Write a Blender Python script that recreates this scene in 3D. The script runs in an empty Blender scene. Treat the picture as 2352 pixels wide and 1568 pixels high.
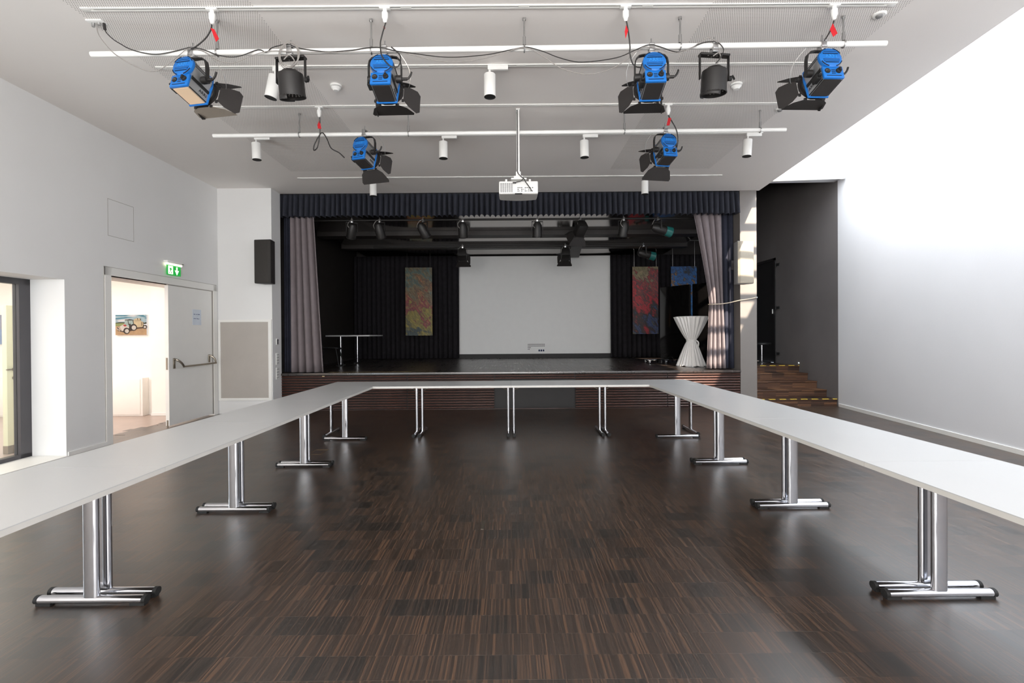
import bpy, bmesh, math, random
from mathutils import Vector, Matrix, Euler
random.seed(7)
SC = bpy.context.scene
COL = SC.collection
PI = math.pi
# ------------------------------------------------------------------ camera
CAMH = 1.4586
Rm = Matrix(((0.99997381, 0.00069999, 0.00720386),
             (-0.00074030, 0.99998408, 0.00559478),
             (-0.00719982, -0.00559997, 0.99995840)))      # columns: right, forward, up
FPX, CX, CY = 1125.6127, 1168.8164, 773.8258
cam = bpy.data.objects.new('camera', bpy.data.cameras.new('camera'))
COL.objects.link(cam)
cam.data.sensor_width = 36; cam.data.sensor_fit = 'HORIZONTAL'
cam.data.lens = FPX / 2352 * 36
cam.data.shift_x = (1176 - CX) / 2352
cam.data.shift_y = (CY - 784) / 2352
cam.data.clip_start = 0.05
cr, cf, cu = Rm.col[0], Rm.col[1], Rm.col[2]
cam.matrix_world = Matrix(((cr.x, cu.x, -cf.x, 0), (cr.y, cu.y, -cf.y, 0), (cr.z, cu.z, -cf.z, CAMH), (0, 0, 0, 1)))
SC.camera = cam
def P(u, v, Y):
    """world point on the plane at depth Y that a sight line of the photograph meets"""
    d = Rm @ Vector(((u - CX) / FPX, 1, -(v - CY) / FPX))
    return Vector((0, 0, CAMH)) + d * (Y / d.y)
# ------------------------------------------------------------------ world, sun, daylight, exposure
W = bpy.data.worlds.new('sky'); SC.world = W; W.use_nodes = True
bg = W.node_tree.nodes['Background']; bg.inputs[0].default_value = (.80, .90, 1.0, 1); bg.inputs[1].default_value = 1.0
def lamp(name, kind, energy, color, loc, direction, size=None, angle=None):
    l = bpy.data.lights.new(name, kind); l.energy = energy; l.color = color
    o = bpy.data.objects.new(name, l); COL.objects.link(o); o.location = loc
    o.rotation_euler = Vector(direction).to_track_quat('-Z', 'Y').to_euler()
    if size: l.shape = 'RECTANGLE'; l.size, l.size_y = size
    if angle: l.angle = angle
    return o
lamp('sun', 'SUN', 13.0, (1.0, .86, .70), (8, 0, 12), (-.33, 1.35, -1.0), angle=math.radians(.55))
lamp('daylight_skylight', 'AREA', 430, (.88, .94, 1.0), (4.84, 2.4, 5.36), (0, 0, -1), (.9, 13.6)).rotation_euler.z = -.1
lamp('daylight_rear_windows', 'AREA', 620, (1.0, .97, .945), (-.4, -4.2, 1.9), (0, 1, .65), (8.0, 2.8))
lamp('daylight_side_window', 'AREA', 85, (.80, .92, 1.0), (-5.72, 3.1, 1.15), (1, .22, 0), (1.9, 4.0))
lamp('foyer_light', 'AREA', 150, (1.0, .92, .87), (-8.2, 5.6, 2.66), (0, 0, -1), (4.0, 6.0))
SC.view_settings.view_transform = 'Standard'; SC.view_settings.look = 'None'
SC.view_settings.gamma = 1; SC.view_settings.exposure = 0.50; SC.view_settings.use_curve_mapping = False
cy = SC.cycles
cy.max_bounces = 8; cy.diffuse_bounces = 5; cy.glossy_bounces = 4; cy.transmission_bounces = 4; cy.transparent_max_bounces = 6
cy.caustics_reflective = False; cy.caustics_refractive = False; cy.sample_clamp_indirect = 6
cy.use_denoising = True; cy.use_adaptive_sampling = True; cy.adaptive_threshold = .02

# ------------------------------------------------------------------ materials
def lin(c):
    return tuple(((x / 255) / 12.92 if x / 255 <= .04045 else ((x / 255 + .055) / 1.055) ** 2.4) for x in c)
class NT:
    def __init__(s, m): s.t = m.node_tree; s.b = s.t.nodes['Principled BSDF']
    def n(s, kind, **kw):
        x = s.t.nodes.new(kind)
        for k, v in kw.items(): setattr(x, k, v)
        return x
    def l(s, a, b): s.t.links.new(a, b)
    def math(s, op, a, b=None, c=None):
        x = s.n('ShaderNodeMath', operation=op)
        for i, v in enumerate((a, b, c)):
            if v is None: continue
            if isinstance(v, (int, float)): x.inputs[i].default_value = v
            else: s.l(v, x.inputs[i])
        return x.outputs[0]
def newmat(name):
    m = bpy.data.materials.new(name); m.use_nodes = True
    return m, NT(m)
def ramp(t, fac, stops, interp='LINEAR'):
    r = t.n('ShaderNodeValToRGB'); e = r.color_ramp; e.interpolation = interp
    while len(e.elements) < len(stops): e.elements.new(.5)
    for el, (p, c) in zip(e.elements, stops): el.position = p; el.color = (*c, 1)
    t.l(fac, r.inputs[0]); return r.outputs[0]
MATS = {}
def mat(name, rgb, rough=.5, metal=0., spec=.5, var=.06, scale=6., bump=0., bscale=200., emit=0., coat=0.):
    """plain painted / metal / plastic surface with a little procedural mottling"""
    if name in MATS: return MATS[name]
    m, t = newmat(name); c = lin(rgb)
    tc = t.n('ShaderNodeTexCoord'); nz = t.n('ShaderNodeTexNoise'); nz.inputs['Scale'].default_value = scale; nz.inputs['Detail'].default_value = 3
    t.l(tc.outputs['Object'], nz.inputs['Vector'])
    col = ramp(t, nz.outputs[0], [(.3, tuple(x * (1 - var) for x in c)), (.7, tuple(min(1, x * (1 + var)) for x in c))])
    t.l(col, t.b.inputs['Base Color'])
    t.b.inputs['Roughness'].default_value = rough; t.b.inputs['Metallic'].default_value = metal
    t.b.inputs['Specular IOR Level'].default_value = spec; t.b.inputs['Coat Weight'].default_value = coat
    if bump:
        n2 = t.n('ShaderNodeTexNoise'); n2.inputs['Scale'].default_value = bscale; t.l(tc.outputs['Object'], n2.inputs['Vector'])
        bp = t.n('ShaderNodeBump'); bp.inputs['Strength'].default_value = bump; bp.inputs['Distance'].default_value = .002
        t.l(n2.outputs[0], bp.inputs['Height']); t.l(bp.outputs[0], t.b.inputs['Normal'])
    if emit:
        t.l(col, t.b.inputs['Emission Color']); t.b.inputs['Emission Strength'].default_value = emit
    MATS[name] = m; return m
M_WALL = mat('white_wall_paint', (226, 226, 225), .75, var=.012, scale=1.5, bump=.15, bscale=120)
M_WALLR = mat('white_plaster', (222, 223, 226), .7, var=.02, scale=.8, bump=.25, bscale=60)
M_CEIL = mat('ceiling_paint', (240, 236, 232), .8, var=.012, scale=.7)
M_TRIM = mat('white_lacquer', (234, 233, 229), .4, var=.01)
M_LINE = mat('shadow_gap', (164, 160, 154), .8)
M_DARKW = mat('charcoal_wall_paint', (100, 96, 95), .62, var=.10, scale=1.2, bump=.2, bscale=90)
M_BLACK = mat('black_paint', (24, 22, 22), .6, var=.15)
M_SBLACK = mat('stage_black_paint', (38, 33, 31), .55, var=.15)
M_PILLAR = mat('grey_pillar_paint', (112, 107, 103), .7, var=.02)
M_WHITE = mat('white_enamel', (238, 238, 235), .35, var=.01)
M_CHROME = mat('chrome', (205, 206, 210), .13, 1.0, var=.03, scale=12)
M_STEEL = mat('brushed_steel', (150, 142, 130), .32, 1.0, var=.06, scale=20)
M_ZINC = mat('zinc_plated_steel', (190, 190, 190), .3, 1.0, var=.05)
M_RUBBER = mat('black_rubber', (18, 18, 18), .7, var=.1)
M_TOP = mat('white_laminate', (188, 189, 189), .34, var=.008, scale=2.5, bump=.05, bscale=300)
M_EDGE = mat('grey_edge_band', (205, 203, 198), .45, var=.02)
M_UNDER = mat('table_underside', (150, 146, 140), .6)
M_BLUE = mat('blue_lamp_paint', (18, 108, 190), .42, var=.05, scale=10)
M_BLUED = mat('dark_blue_slot', (4, 30, 60), .6)
M_ALU = mat('satin_aluminium', (186, 188, 190), .38, .85, var=.04, scale=8)
M_LBLACK = mat('black_lamp_enamel', (30, 28, 27), .5, var=.12, scale=10)
M_BARN = mat('barn_door_black', (40, 37, 36), .55, var=.12, scale=10)
M_BARNLIT = mat('barn_door_lit_beige', (150, 140, 128), .55, var=.05)  # pale copy of the black barn door, light on the flap painted in
M_BEIGE = mat('lit_beige_panel', (225, 196, 165), .45, var=.03)  # light falling on one lamp's dark underside, put into the colour
M_CABLE = mat('black_cable', (38, 36, 35), .5, var=.1)
M_CABLEG = mat('grey_cable', (140, 136, 132), .5, var=.06)
M_RED = mat('red_tag', (190, 14, 28), .5, var=.08)
M_GLASSL = mat('lamp_lens', (120, 122, 125), .1, .6, var=.2, scale=30)
M_NAVY = mat('navy_stage_cloth', (44, 46, 58), .85, spec=.25, var=.12, scale=9, bump=.3, bscale=500)
M_VALANCE = mat('navy_valance_cloth', (44, 46, 55), .8, spec=.3, var=.12, scale=9, bump=.3, bscale=500)
M_GREYC = mat('grey_stage_cloth', (122, 113, 115), .8, spec=.3, var=.05, scale=9, bump=.3, bscale=500)
M_BCLOTH = mat('black_stage_cloth', (38, 36, 39), .9, spec=.15, var=.15, scale=9, bump=.3, bscale=400)
M_SCREEN = mat('projection_screen_cloth', (240, 240, 238), .8, var=.01)
M_CLOTH = mat('white_stretch_cloth', (240, 238, 235), .7, var=.01, bump=.2, bscale=500)
M_PIANO = mat('black_gloss_lacquer', (14, 13, 13), .12, spec=.6, var=.1, coat=.5)
M_CHAIR = mat('black_chair_plastic', (17, 17, 18), .5)
M_BOARD = mat('grey_felt_board', (176, 170, 163), .85, var=.03, scale=3, bump=.3, bscale=400)
M_GRILLE = mat('speaker_grille', (44, 41, 38), .7, var=.15, scale=90, bump=.5, bscale=900)
M_SPK = mat('speaker_cabinet', (34, 33, 33), .55)
M_GRILLEG = mat('grey_speaker_grille', (150, 142, 128), .7, var=.12, scale=90, bump=.5, bscale=900)
M_SPKG = mat('grey_speaker_cabinet', (150, 150, 150), .55)
M_FRAME = mat('anthracite_frame', (70, 68, 72), .45, var=.04)
M_CREAM = mat('cream_lacquer', (238, 236, 205), .4, var=.02)
M_FOYW = mat('foyer_white', (244, 240, 234), .7, var=.01)
M_FOYF = mat('foyer_floor', (168, 150, 140), .3, var=.06, scale=3)
M_PAPER = mat('paper', (214, 222, 232), .7)
M_INK = mat('blue_ink', (70, 88, 130), .7)
M_PRINT = mat('black_print', (22, 24, 28), .7)
M_NAVYP = mat('navy_print', (14, 40, 84), .7)
M_GREEN = mat('sign_green', (10, 140, 52), .4, emit=.75)
M_SIGNW = mat('sign_white', (250, 252, 225), .4, emit=1.3)
M_TUBE = mat('sign_lamp', (255, 244, 205), .4, emit=2.2)
M_PLASTW = mat('white_plastic', (236, 236, 232), .4, var=.01)
M_PROJ = mat('projector_white', (226, 226, 224), .45, var=.01)
M_PROJG = mat('projector_grey', (120, 120, 120), .5)
M_BRASS = mat('brass_strip', (150, 128, 92), .35, 1.0)
M_ROPE = mat('pale_rope', (205, 190, 170), .8)
M_TEAL = mat('teal_gel', (36, 104, 100), .25, var=.1)
M_REFL = mat('lamp_reflector', (225, 225, 225), .25, .35)

def wood(name, dark, mid, light, along='Y', strip=.0085, rough=.30, row=.1588, y0=2.063, blockw=.17, spec=.5, ior=1.5, bump=.05):
    """end-on lamella parquet: thin strips with random tone, in rows, with a darker block here and there"""
    m, t = newmat(name); g = t.n('ShaderNodeNewGeometry'); s = t.n('ShaderNodeSeparateXYZ'); t.l(g.outputs['Position'], s.inputs[0])
    ax = {'X': s.outputs[0], 'Y': s.outputs[1], 'Z': s.outputs[2]}
    a, b = (ax['X'], ax['Y']) if along == 'Y' else (ax['Z'], ax['X'])
    r = t.math('FLOOR', t.math('DIVIDE', t.math('SUBTRACT', b, y0), row))
    wn0 = t.n('ShaderNodeTexWhiteNoise', noise_dimensions='1D'); t.l(r, wn0.inputs['W'])
    sh = t.math('MULTIPLY', wn0.outputs[0], 1.7)
    st = t.math('FLOOR', t.math('DIVIDE', t.math('ADD', a, sh), strip))
    bl = t.math('FLOOR', t.math('DIVIDE', t.math('ADD', a, sh), blockw))
    def wn(p, q):
        c = t.n('ShaderNodeCombineXYZ'); t.l(p, c.inputs[0]); t.l(q, c.inputs[1])
        w = t.n('ShaderNodeTexWhiteNoise', noise_dimensions='2D'); t.l(c.outputs[0], w.inputs[0]); return w.outputs[0]
    f1, f2 = wn(st, r), wn(bl, r)
    nz = t.n('ShaderNodeTexNoise'); nz.inputs['Scale'].default_value = 1.0; nz.inputs['Detail'].default_value = 5
    mp = t.n('ShaderNodeMapping'); mp.inputs['Scale'].default_value = (420, 16, 420) if along == 'Y' else (16, 420, 420)
    t.l(g.outputs['Position'], mp.inputs[0]); t.l(mp.outputs[0], nz.inputs['Vector'])
    tone = t.math('ADD', t.math('MULTIPLY', t.math('POWER', f1, 2.4), .52), t.math('MULTIPLY', nz.outputs[0], .52))
    drk = t.math('MULTIPLY', t.math('GREATER_THAN', f2, .80), .22)
    tone = t.math('SUBTRACT', tone, drk)
    col = ramp(t, tone, [(.08, lin(dark)), (.45, lin(mid)), (.95, lin(light))])
    t.l(col, t.b.inputs['Base Color'])
    n3 = t.n('ShaderNodeTexNoise'); n3.inputs['Scale'].default_value = 2.2; n3.inputs['Detail'].default_value = 4; t.l(g.outputs['Position'], n3.inputs['Vector'])
    rg = t.math('ADD', t.math('MULTIPLY', n3.outputs[0], .10), rough - .05); rg = t.math('ADD', rg, t.math('MULTIPLY', f1, .06))
    t.l(rg, t.b.inputs['Roughness']); t.b.inputs['Specular IOR Level'].default_value = spec; t.b.inputs['IOR'].default_value = ior
    bp = t.n('ShaderNodeBump'); bp.inputs['Strength'].default_value = bump; bp.inputs['Distance'].default_value = .0012
    t.l(t.math('ADD', f1, nz.outputs[0]), bp.inputs['Height']); t.l(bp.outputs[0], t.b.inputs['Normal'])
    return m
M_PARQ = wood('dark_oak_lamella_parquet', (24, 18, 13), (52, 37, 26), (96, 67, 44), strip=.0062, rough=.31, ior=2.25, bump=.28)
M_STAGEF = wood('dark_stage_boards', (22, 17, 14), (44, 34, 29), (66, 50, 40), strip=.012, row=.9, rough=.27, ior=2.0)
M_STEP = wood('oiled_wood_steps', (38, 24, 17), (74, 49, 34), (116, 82, 56), along='X', strip=.012, row=.26, y0=4.9, rough=.42)
def slatmat():
    m, t = newmat('dark_stained_slat'); tc = t.n('ShaderNodeTexCoord'); mp = t.n('ShaderNodeMapping'); mp.inputs['Scale'].default_value = (3, 120, 120)
    nz = t.n('ShaderNodeTexNoise'); nz.inputs['Scale'].default_value = 1; nz.inputs['Detail'].default_value = 4
    t.l(tc.outputs['Object'], mp.inputs[0]); t.l(mp.outputs[0], nz.inputs['Vector'])
    t.l(ramp(t, nz.outputs[0], [(.3, lin((44, 24, 19))), (.7, lin((84, 50, 40)))]), t.b.inputs['Base Color']); t.b.inputs['Roughness'].default_value = .27
    return m
M_SLAT = slatmat()
def perfmat():
    m, t = newmat('perforated_acoustic_board'); g = t.n('ShaderNodeNewGeometry'); s = t.n('ShaderNodeSeparateXYZ'); t.l(g.outputs['Position'], s.inputs[0])
    p = .0195
    r = t.math('FLOOR', t.math('DIVIDE', s.outputs[1], p))
    off = t.math('MULTIPLY', t.math('MODULO', r, 2.0), .5)
    fx = t.math('SUBTRACT', t.math('FRACT', t.math('ADD', t.math('DIVIDE', s.outputs[0], p), off)), .5)
    fy = t.math('SUBTRACT', t.math('FRACT', t.math('DIVIDE', s.outputs[1], p)), .5)
    d = t.math('SQRT', t.math('ADD', t.math('POWER', fx, 2.0), t.math('POWER', fy, 2.0)))
    h = t.math('LESS_THAN', d, .2)
    t.l(ramp(t, h, [(.2, lin((240, 236, 232))), (.8, lin((96, 91, 86)))]), t.b.inputs['Base Color']); t.b.inputs['Roughness'].default_value = .8
    return m
M_PERF = perfmat()
def hazmat_tape():
    m, t = newmat('yellow_black_hazard_tape'); g = t.n('ShaderNodeNewGeometry'); s = t.n('ShaderNodeSeparateXYZ'); t.l(g.outputs['Position'], s.inputs[0])
    f = t.math('FRACT', t.math('DIVIDE', t.math('ADD', s.outputs[0], s.outputs[2]), .21))
    t.l(ramp(t, f, [(.6, lin((226, 196, 70))), (.62, lin((40, 34, 24)))], 'CONSTANT'), t.b.inputs['Base Color']); t.b.inputs['Roughness'].default_value = .5
    return m
M_TAPE = hazmat_tape()
def artmat(name, zones, rot, seed):
    """abstract brush strokes: noise-warped colour fields from top to bottom, streaked along one direction, with thick paint relief"""
    m, t = newmat(name); tc = t.n('ShaderNodeTexCoord'); s = t.n('ShaderNodeSeparateXYZ'); t.l(tc.outputs['Object'], s.inputs[0])
    def noise(scale, stretch, det, loc):
        m0 = t.n('ShaderNodeMapping'); m0.inputs['Rotation'].default_value = (0, rot, 0); t.l(tc.outputs['Object'], m0.inputs[0])
        mp = t.n('ShaderNodeMapping'); mp.inputs['Location'].default_value = (loc, loc*.7, loc*1.3); mp.inputs['Scale'].default_value = (scale * stretch, scale, scale)
        t.l(m0.outputs[0], mp.inputs[0]); n = t.n('ShaderNodeTexNoise'); n.inputs['Scale'].default_value = 1; n.inputs['Detail'].default_value = det; n.inputs['Roughness'].default_value = .6; n.inputs['Distortion'].default_value = .5
        t.l(mp.outputs[0], n.inputs['Vector']); return n.outputs[0]
    a, b, c = noise(2.0, 1.5, 4, seed), noise(4.0, 2.2, 7, seed + 4), noise(9, 3.5, 6, seed + 9)
    f = t.math('ADD', t.math('MULTIPLY', s.outputs[2], -.42), .5)
    f = t.math('ADD', f, t.math('MULTIPLY', t.math('SUBTRACT', a, .5), 1.25)); f = t.math('ADD', f, t.math('MULTIPLY', t.math('SUBTRACT', b, .5), .8))
    col = ramp(t, f, zones)
    mx = t.n('ShaderNodeMix', data_type='RGBA', blend_type='OVERLAY'); mx.inputs[0].default_value = .75; t.l(col, mx.inputs[6])
    t.l(ramp(t, c, [(.32, (.10, .10, .10)), (.55, (.34, .34, .34)), (.74, (.74, .72, .68))]), mx.inputs[7]); t.l(mx.outputs[2], t.b.inputs['Base Color']); t.b.inputs['Roughness'].default_value = .45
    bp = t.n('ShaderNodeBump'); bp.inputs['Strength'].default_value = .5; bp.inputs['Distance'].default_value = .01; t.l(c, bp.inputs['Height']); t.l(bp.outputs[0], t.b.inputs['Normal'])
    return m
C = lin
M_ART1 = artmat('painting_olive_red', [(.05, C((104, 92, 60))), (.2, C((74, 104, 98))), (.32, C((128, 108, 72))), (.42, C((92, 66, 44))), (.5, C((150, 112, 62))), (.58, C((140, 40, 40))), (.66, C((112, 34, 34))), (.74, C((150, 132, 44))), (.86, C((138, 124, 40))), (.98, C((34, 58, 58)))], .6, 3.1)
M_ART2 = artmat('painting_red_blue', [(.05, C((126, 116, 80))), (.16, C((150, 130, 96))), (.22, C((90, 60, 48))), (.28, C((170, 44, 48))), (.38, C((72, 50, 52))), (.48, C((190, 34, 46))), (.6, C((172, 28, 40))), (.68, C((70, 26, 28))), (.78, C((30, 22, 24))), (.88, C((52, 70, 120))), (.97, C((74, 70, 46)))], .65, 8.4)
M_ART3 = artmat('painting_blue', [(-.0, C((40, 44, 50))), (.12, C((36, 90, 150))), (.22, C((30, 104, 176))), (.30, C((60, 60, 66))), (.36, C((160, 116, 54))), (.42, C((34, 84, 140))), (.5, C((36, 124, 196))), (.64, C((90, 150, 196))), (.76, C((26, 70, 140))), (.9, C((44, 110, 96)))], .75, 5.7)
def glassmat():
    m, t = newmat('clear_glass'); tr = t.n('ShaderNodeBsdfTransparent'); gl = t.n('ShaderNodeBsdfGlossy'); gl.inputs['Roughness'].default_value = .02
    tr.inputs[0].default_value = (.94, .97, .96, 1)
    mx = t.n('ShaderNodeMixShader'); mx.inputs[0].default_value = .07
    t.l(tr.outputs[0], mx.inputs[1]); t.l(gl.outputs[0], mx.inputs[2])
    t.l(mx.outputs[0], t.t.nodes['Material Output'].inputs[0]); return m
M_GLASS = glassmat()
M_GLOSSC = mat('black_gloss_ceiling', (165, 160, 157), .12, 1.0, var=.03, scale=3)

# ------------------------------------------------------------------ mesh helpers
class MB:
    """collects shapes and links them as ONE mesh object"""
    def __init__(s, xf=None): s.bm = bmesh.new(); s.xf = xf
    def _add(s, vs, fs):
        vv = [s.bm.verts.new(v) for v in vs]
        for f in fs:
            try: s.bm.faces.new([vv[i] for i in f])
            except ValueError: pass
        return vv
    def box(s, a, b, R=None, o=None):
        x0, y0, z0 = (min(p, q) for p, q in zip(a, b)); x1, y1, z1 = (max(p, q) for p, q in zip(a, b))
        vs = [Vector(v) for v in ((x0,y0,z0),(x1,y0,z0),(x1,y1,z0),(x0,y1,z0),(x0,y0,z1),(x1,y0,z1),(x1,y1,z1),(x0,y1,z1))]
        if R is not None:
            o = Vector(o or (0, 0, 0)); vs = [o + R @ (v - o) for v in vs]
        s._add(vs, [(3,2,1,0),(4,5,6,7),(0,1,5,4),(1,2,6,5),(2,3,7,6),(3,0,4,7)]); return s
    def cbox(s, c, d, R=None):
        c = Vector(c); h = Vector(d) / 2; return s.box(c - h, c + h, R, c)
    def cyl(s, p, q, r, n=16, r2=None, caps=True):
        p, q = Vector(p), Vector(q); r2 = r if r2 is None else r2
        d = (q - p).normalized(); a = d.orthogonal().normalized(); b = d.cross(a)
        ring = lambda c, R: [c + (a * math.cos(2*PI*i/n) + b * math.sin(2*PI*i/n)) * R for i in range(n)]
        fs = [(i, (i+1) % n, n+(i+1) % n, n+i) for i in range(n)]
        if caps: fs += [tuple(range(n-1, -1, -1)), tuple(range(n, 2*n))]
        s._add(ring(p, r) + ring(q, r2), fs); return s
    def tube(s, pts, r, n=8, closed=False):
        pts = [Vector(p) for p in pts]; m = len(pts); rings = []
        up = None
        for i, p in enumerate(pts):
            d = (pts[(i+1) % m] - pts[i-1]) if closed else (pts[min(i+1, m-1)] - pts[max(i-1, 0)])
            d.normalize()
            if up is None: up = d.orthogonal().normalized()
            up = (up - d * up.dot(d)); up = up.normalized() if up.length > 1e-6 else d.orthogonal().normalized()
            b = d.cross(up)
            rings.append([p + (up * math.cos(2*PI*k/n) + b * math.sin(2*PI*k/n)) * r for k in range(n)])
        vs = [v for g in rings for v in g]; fs = []
        for i in range(m if closed else m-1):
            j = (i+1) % m
            fs += [(i*n+k, i*n+(k+1) % n, j*n+(k+1) % n, j*n+k) for k in range(n)]
        if not closed: fs += [tuple(range(n-1, -1, -1)), tuple(range((m-1)*n, m*n))]
        s._add(vs, fs); return s
    def lathe(s, prof, n=24, o=(0,0,0), R=None, sx=1, sy=1):
        """profile of (radius, height) turned about Z"""
        o = Vector(o); vs = []
        for r, z in prof:
            for k in range(n):
                v = Vector((r * math.cos(2*PI*k/n) * sx, r * math.sin(2*PI*k/n) * sy, z))
                vs.append(o + (R @ v if R is not None else v))
        fs = []; m = len(prof)
        for i in range(m-1): fs += [(i*n+k, i*n+(k+1) % n, (i+1)*n+(k+1) % n, (i+1)*n+k) for k in range(n)]
        if prof[0][0] > 1e-6: fs.append(tuple(range(n-1, -1, -1)))
        if prof[-1][0] > 1e-6: fs.append(tuple(range((m-1)*n, m*n)))
        s._add(vs, fs); return s
    def prism(s, poly, f, a, b):
        """polygon of (u, v) swept from a to b; f(u, v, w) gives the point"""
        n = len(poly); vs = [Vector(f(u, v, a)) for u, v in poly] + [Vector(f(u, v, b)) for u, v in poly]
        s._add(vs, [tuple(range(n-1, -1, -1)), tuple(range(n, 2*n))] + [(i, (i+1) % n, n+(i+1) % n, n+i) for i in range(n)]); return s
    def grid(s, f, nu, nv):
        vs = [Vector(f(i / nu, j / nv)) for j in range(nv+1) for i in range(nu+1)]
        s._add(vs, [(j*(nu+1)+i, j*(nu+1)+i+1, (j+1)*(nu+1)+i+1, (j+1)*(nu+1)+i) for j in range(nv) for i in range(nu)]); return s
    def face(s, *vs): s._add([Vector(v) for v in vs], [tuple(range(len(vs)))]); return s
    def mesh(s, name, m, smooth=35, bevel=0, seg=2):
        bm = s.bm
        if s.xf:
            for v in bm.verts: v.co = s.xf(v.co)
        bmesh.ops.remove_doubles(bm, verts=bm.verts, dist=1e-5)
        if bevel:
            es = [e for e in bm.edges if len(e.link_faces) == 2 and e.calc_face_angle(0) > .6]
            bmesh.ops.bevel(bm, geom=es, offset=bevel, segments=seg, affect='EDGES', profile=.5, clamp_overlap=True)
        bmesh.ops.recalc_face_normals(bm, faces=bm.faces)
        me = bpy.data.meshes.new(name); bm.to_mesh(me); bm.free()
        if m: me.materials.append(m)
        if smooth:
            for p in me.polygons: p.use_smooth = True
            me.set_sharp_from_angle(angle=math.radians(smooth))
        return me
    def build(s, name, m, parent=None, **kw):
        return link(name, s.mesh(name, m, **kw), parent)
def link(name, me, parent=None, loc=None, rot=None):
    o = bpy.data.objects.new(name, me); COL.objects.link(o)
    if parent is not None: o.parent = parent
    if loc is not None: o.location = loc
    if rot is not None: o.rotation_euler = rot
    return o
def tag(o, label, cat, group=None, kind=None):
    o['label'] = label; o['category'] = cat
    if group: o['group'] = group
    if kind: o['kind'] = kind
    return o
def thing(name, label, cat, loc=(0,0,0), rz=0, group=None):
    o = bpy.data.objects.new(name, None); COL.objects.link(o); o.empty_display_size = .1
    o.location = loc; o.rotation_euler = (0, 0, rz)
    return tag(o, label, cat, group)
def structure(name, mb, m, parent=None, **kw):
    o = mb.build(name, m, parent, **kw)
    if parent is None: o['kind'] = 'structure'
    return o
def dup(o, parent=None):
    c = o.copy(); COL.objects.link(c)
    if parent is not None: c.parent = parent
    for ch in list(o.children): dup(ch, c)
    return c
def text_mesh(s, size, m, depth=.0015):
    cu = bpy.data.curves.new('lettering', 'FONT'); cu.body = s; cu.size = size; cu.extrude = depth; cu.align_x = 'CENTER'; cu.align_y = 'CENTER'; cu.resolution_u = 2
    ob = bpy.data.objects.new('lettering', cu); COL.objects.link(ob)
    dg = bpy.context.evaluated_depsgraph_get(); dg.update()
    me = bpy.data.meshes.new_from_object(ob.evaluated_get(dg)); me.materials.clear(); me.materials.append(m)
    bpy.data.objects.remove(ob); bpy.data.curves.remove(cu)
    return me
def smooth_path(pts, k=6):
    """Catmull-Rom through the points"""
    pts = [Vector(p) for p in pts]; out = []
    for i in range(len(pts) - 1):
        a, b, c, d = pts[max(i-1, 0)], pts[i], pts[i+1], pts[min(i+2, len(pts)-1)]
        for j in range(k):
            t = j / k
            out.append(.5 * ((2*b) + (c-a)*t + (2*a-5*b+4*c-d)*t*t + (3*b-a-3*c+d)*t*t*t))
    out.append(pts[-1]); return out
def solid(o, t, offset=0):
    md = o.modifiers.new('thickness', 'SOLIDIFY'); md.thickness = t; md.offset = offset; return o

# ------------------------------------------------------------------ the setting
ZC = 4.24; SY = 9.6; SZ = .725
XL = lambda y: -5.44 - .012 * (y - 7.2)
XR = lambda y: 6.46 - .114 * (9.6 - y)
XC = lambda y: 4.93 - .089 * (9.6 - y)
Y0 = -4.6
fl = structure('floor', MB().box((-5.9, Y0, -.2), (6.6, 9.7, -.004)), M_PARQ, smooth=0)
RP, RY0, BW = .1588, 2.063, .32
def block_mesh():
    g, c = .0001, .00012
    mb = MB()
    lo = [(g, g, -.004), (BW-g, g, -.004), (BW-g, RP-g, -.004), (g, RP-g, -.004)]
    md = [(x, y, -c) for x, y, z in lo]
    hi = [(g+c, g+c, 0), (BW-g-c, g+c, 0), (BW-g-c, RP-g-c, 0), (g+c, RP-g-c, 0)]
    f = [(4,5,1,0)[::-1], (5,6,2,1)[::-1], (6,7,3,2)[::-1], (7,4,0,3)[::-1], (8,9,5,4)[::-1], (9,10,6,5)[::-1], (10,11,7,6)[::-1], (11,8,4,7)[::-1], (8,9,10,11)]
    return mb, lo + md + hi, f
bmb, BV, BF = block_mesh(); bmb._add(BV, BF); block_me = bmb.mesh('parquet_block', M_PARQ, smooth=0)
cells = []
for r in range(-38, 48):
    y = RY0 + r * RP
    if y > SY: continue
    sh = random.random() * BW
    x = -5.7 - sh
    while x < 6.5:
        cells.append((x, y)); x += BW
near = [c for c in cells if c[1] > 1.75 and abs(c[0] + BW/2) < (c[1] + .15) * 1.06]
near.sort(key=lambda c: c[1]); near = set(near[:300])
rest = MB()
for c in cells:
    if c in near: link('parquet_block', block_me, fl, (c[0], c[1], 0))
    else: rest._add([(v[0] + c[0], v[1] + c[1], v[2]) for v in BV], BF)
bm = rest.bm; me = bpy.data.meshes.new('parquet_block'); bm.to_mesh(me); bm.free(); me.materials.append(M_PARQ)
ro = link('parquet_field', me, fl); ro['kind'] = 'stuff'
# little brass service frame and joint strips let into the floor
MB().box((-2.48, 6.02, 0), (-2.31, 6.03, .0012)).box((-2.32, 6.02, 0), (-2.31, 6.27, .0012)).box((-2.48, 6.26, 0), (-2.31, 6.27, .0012)).box((-2.48, 6.02, 0), (-2.47, 6.27, .0012)).build('floor_box_frame', M_BRASS, fl, smooth=0)
MB().cbox((-.207, 3.75, .0006), (.02, .17, .0012)).build('metal_strip', M_STEEL, fl, smooth=0)
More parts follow.
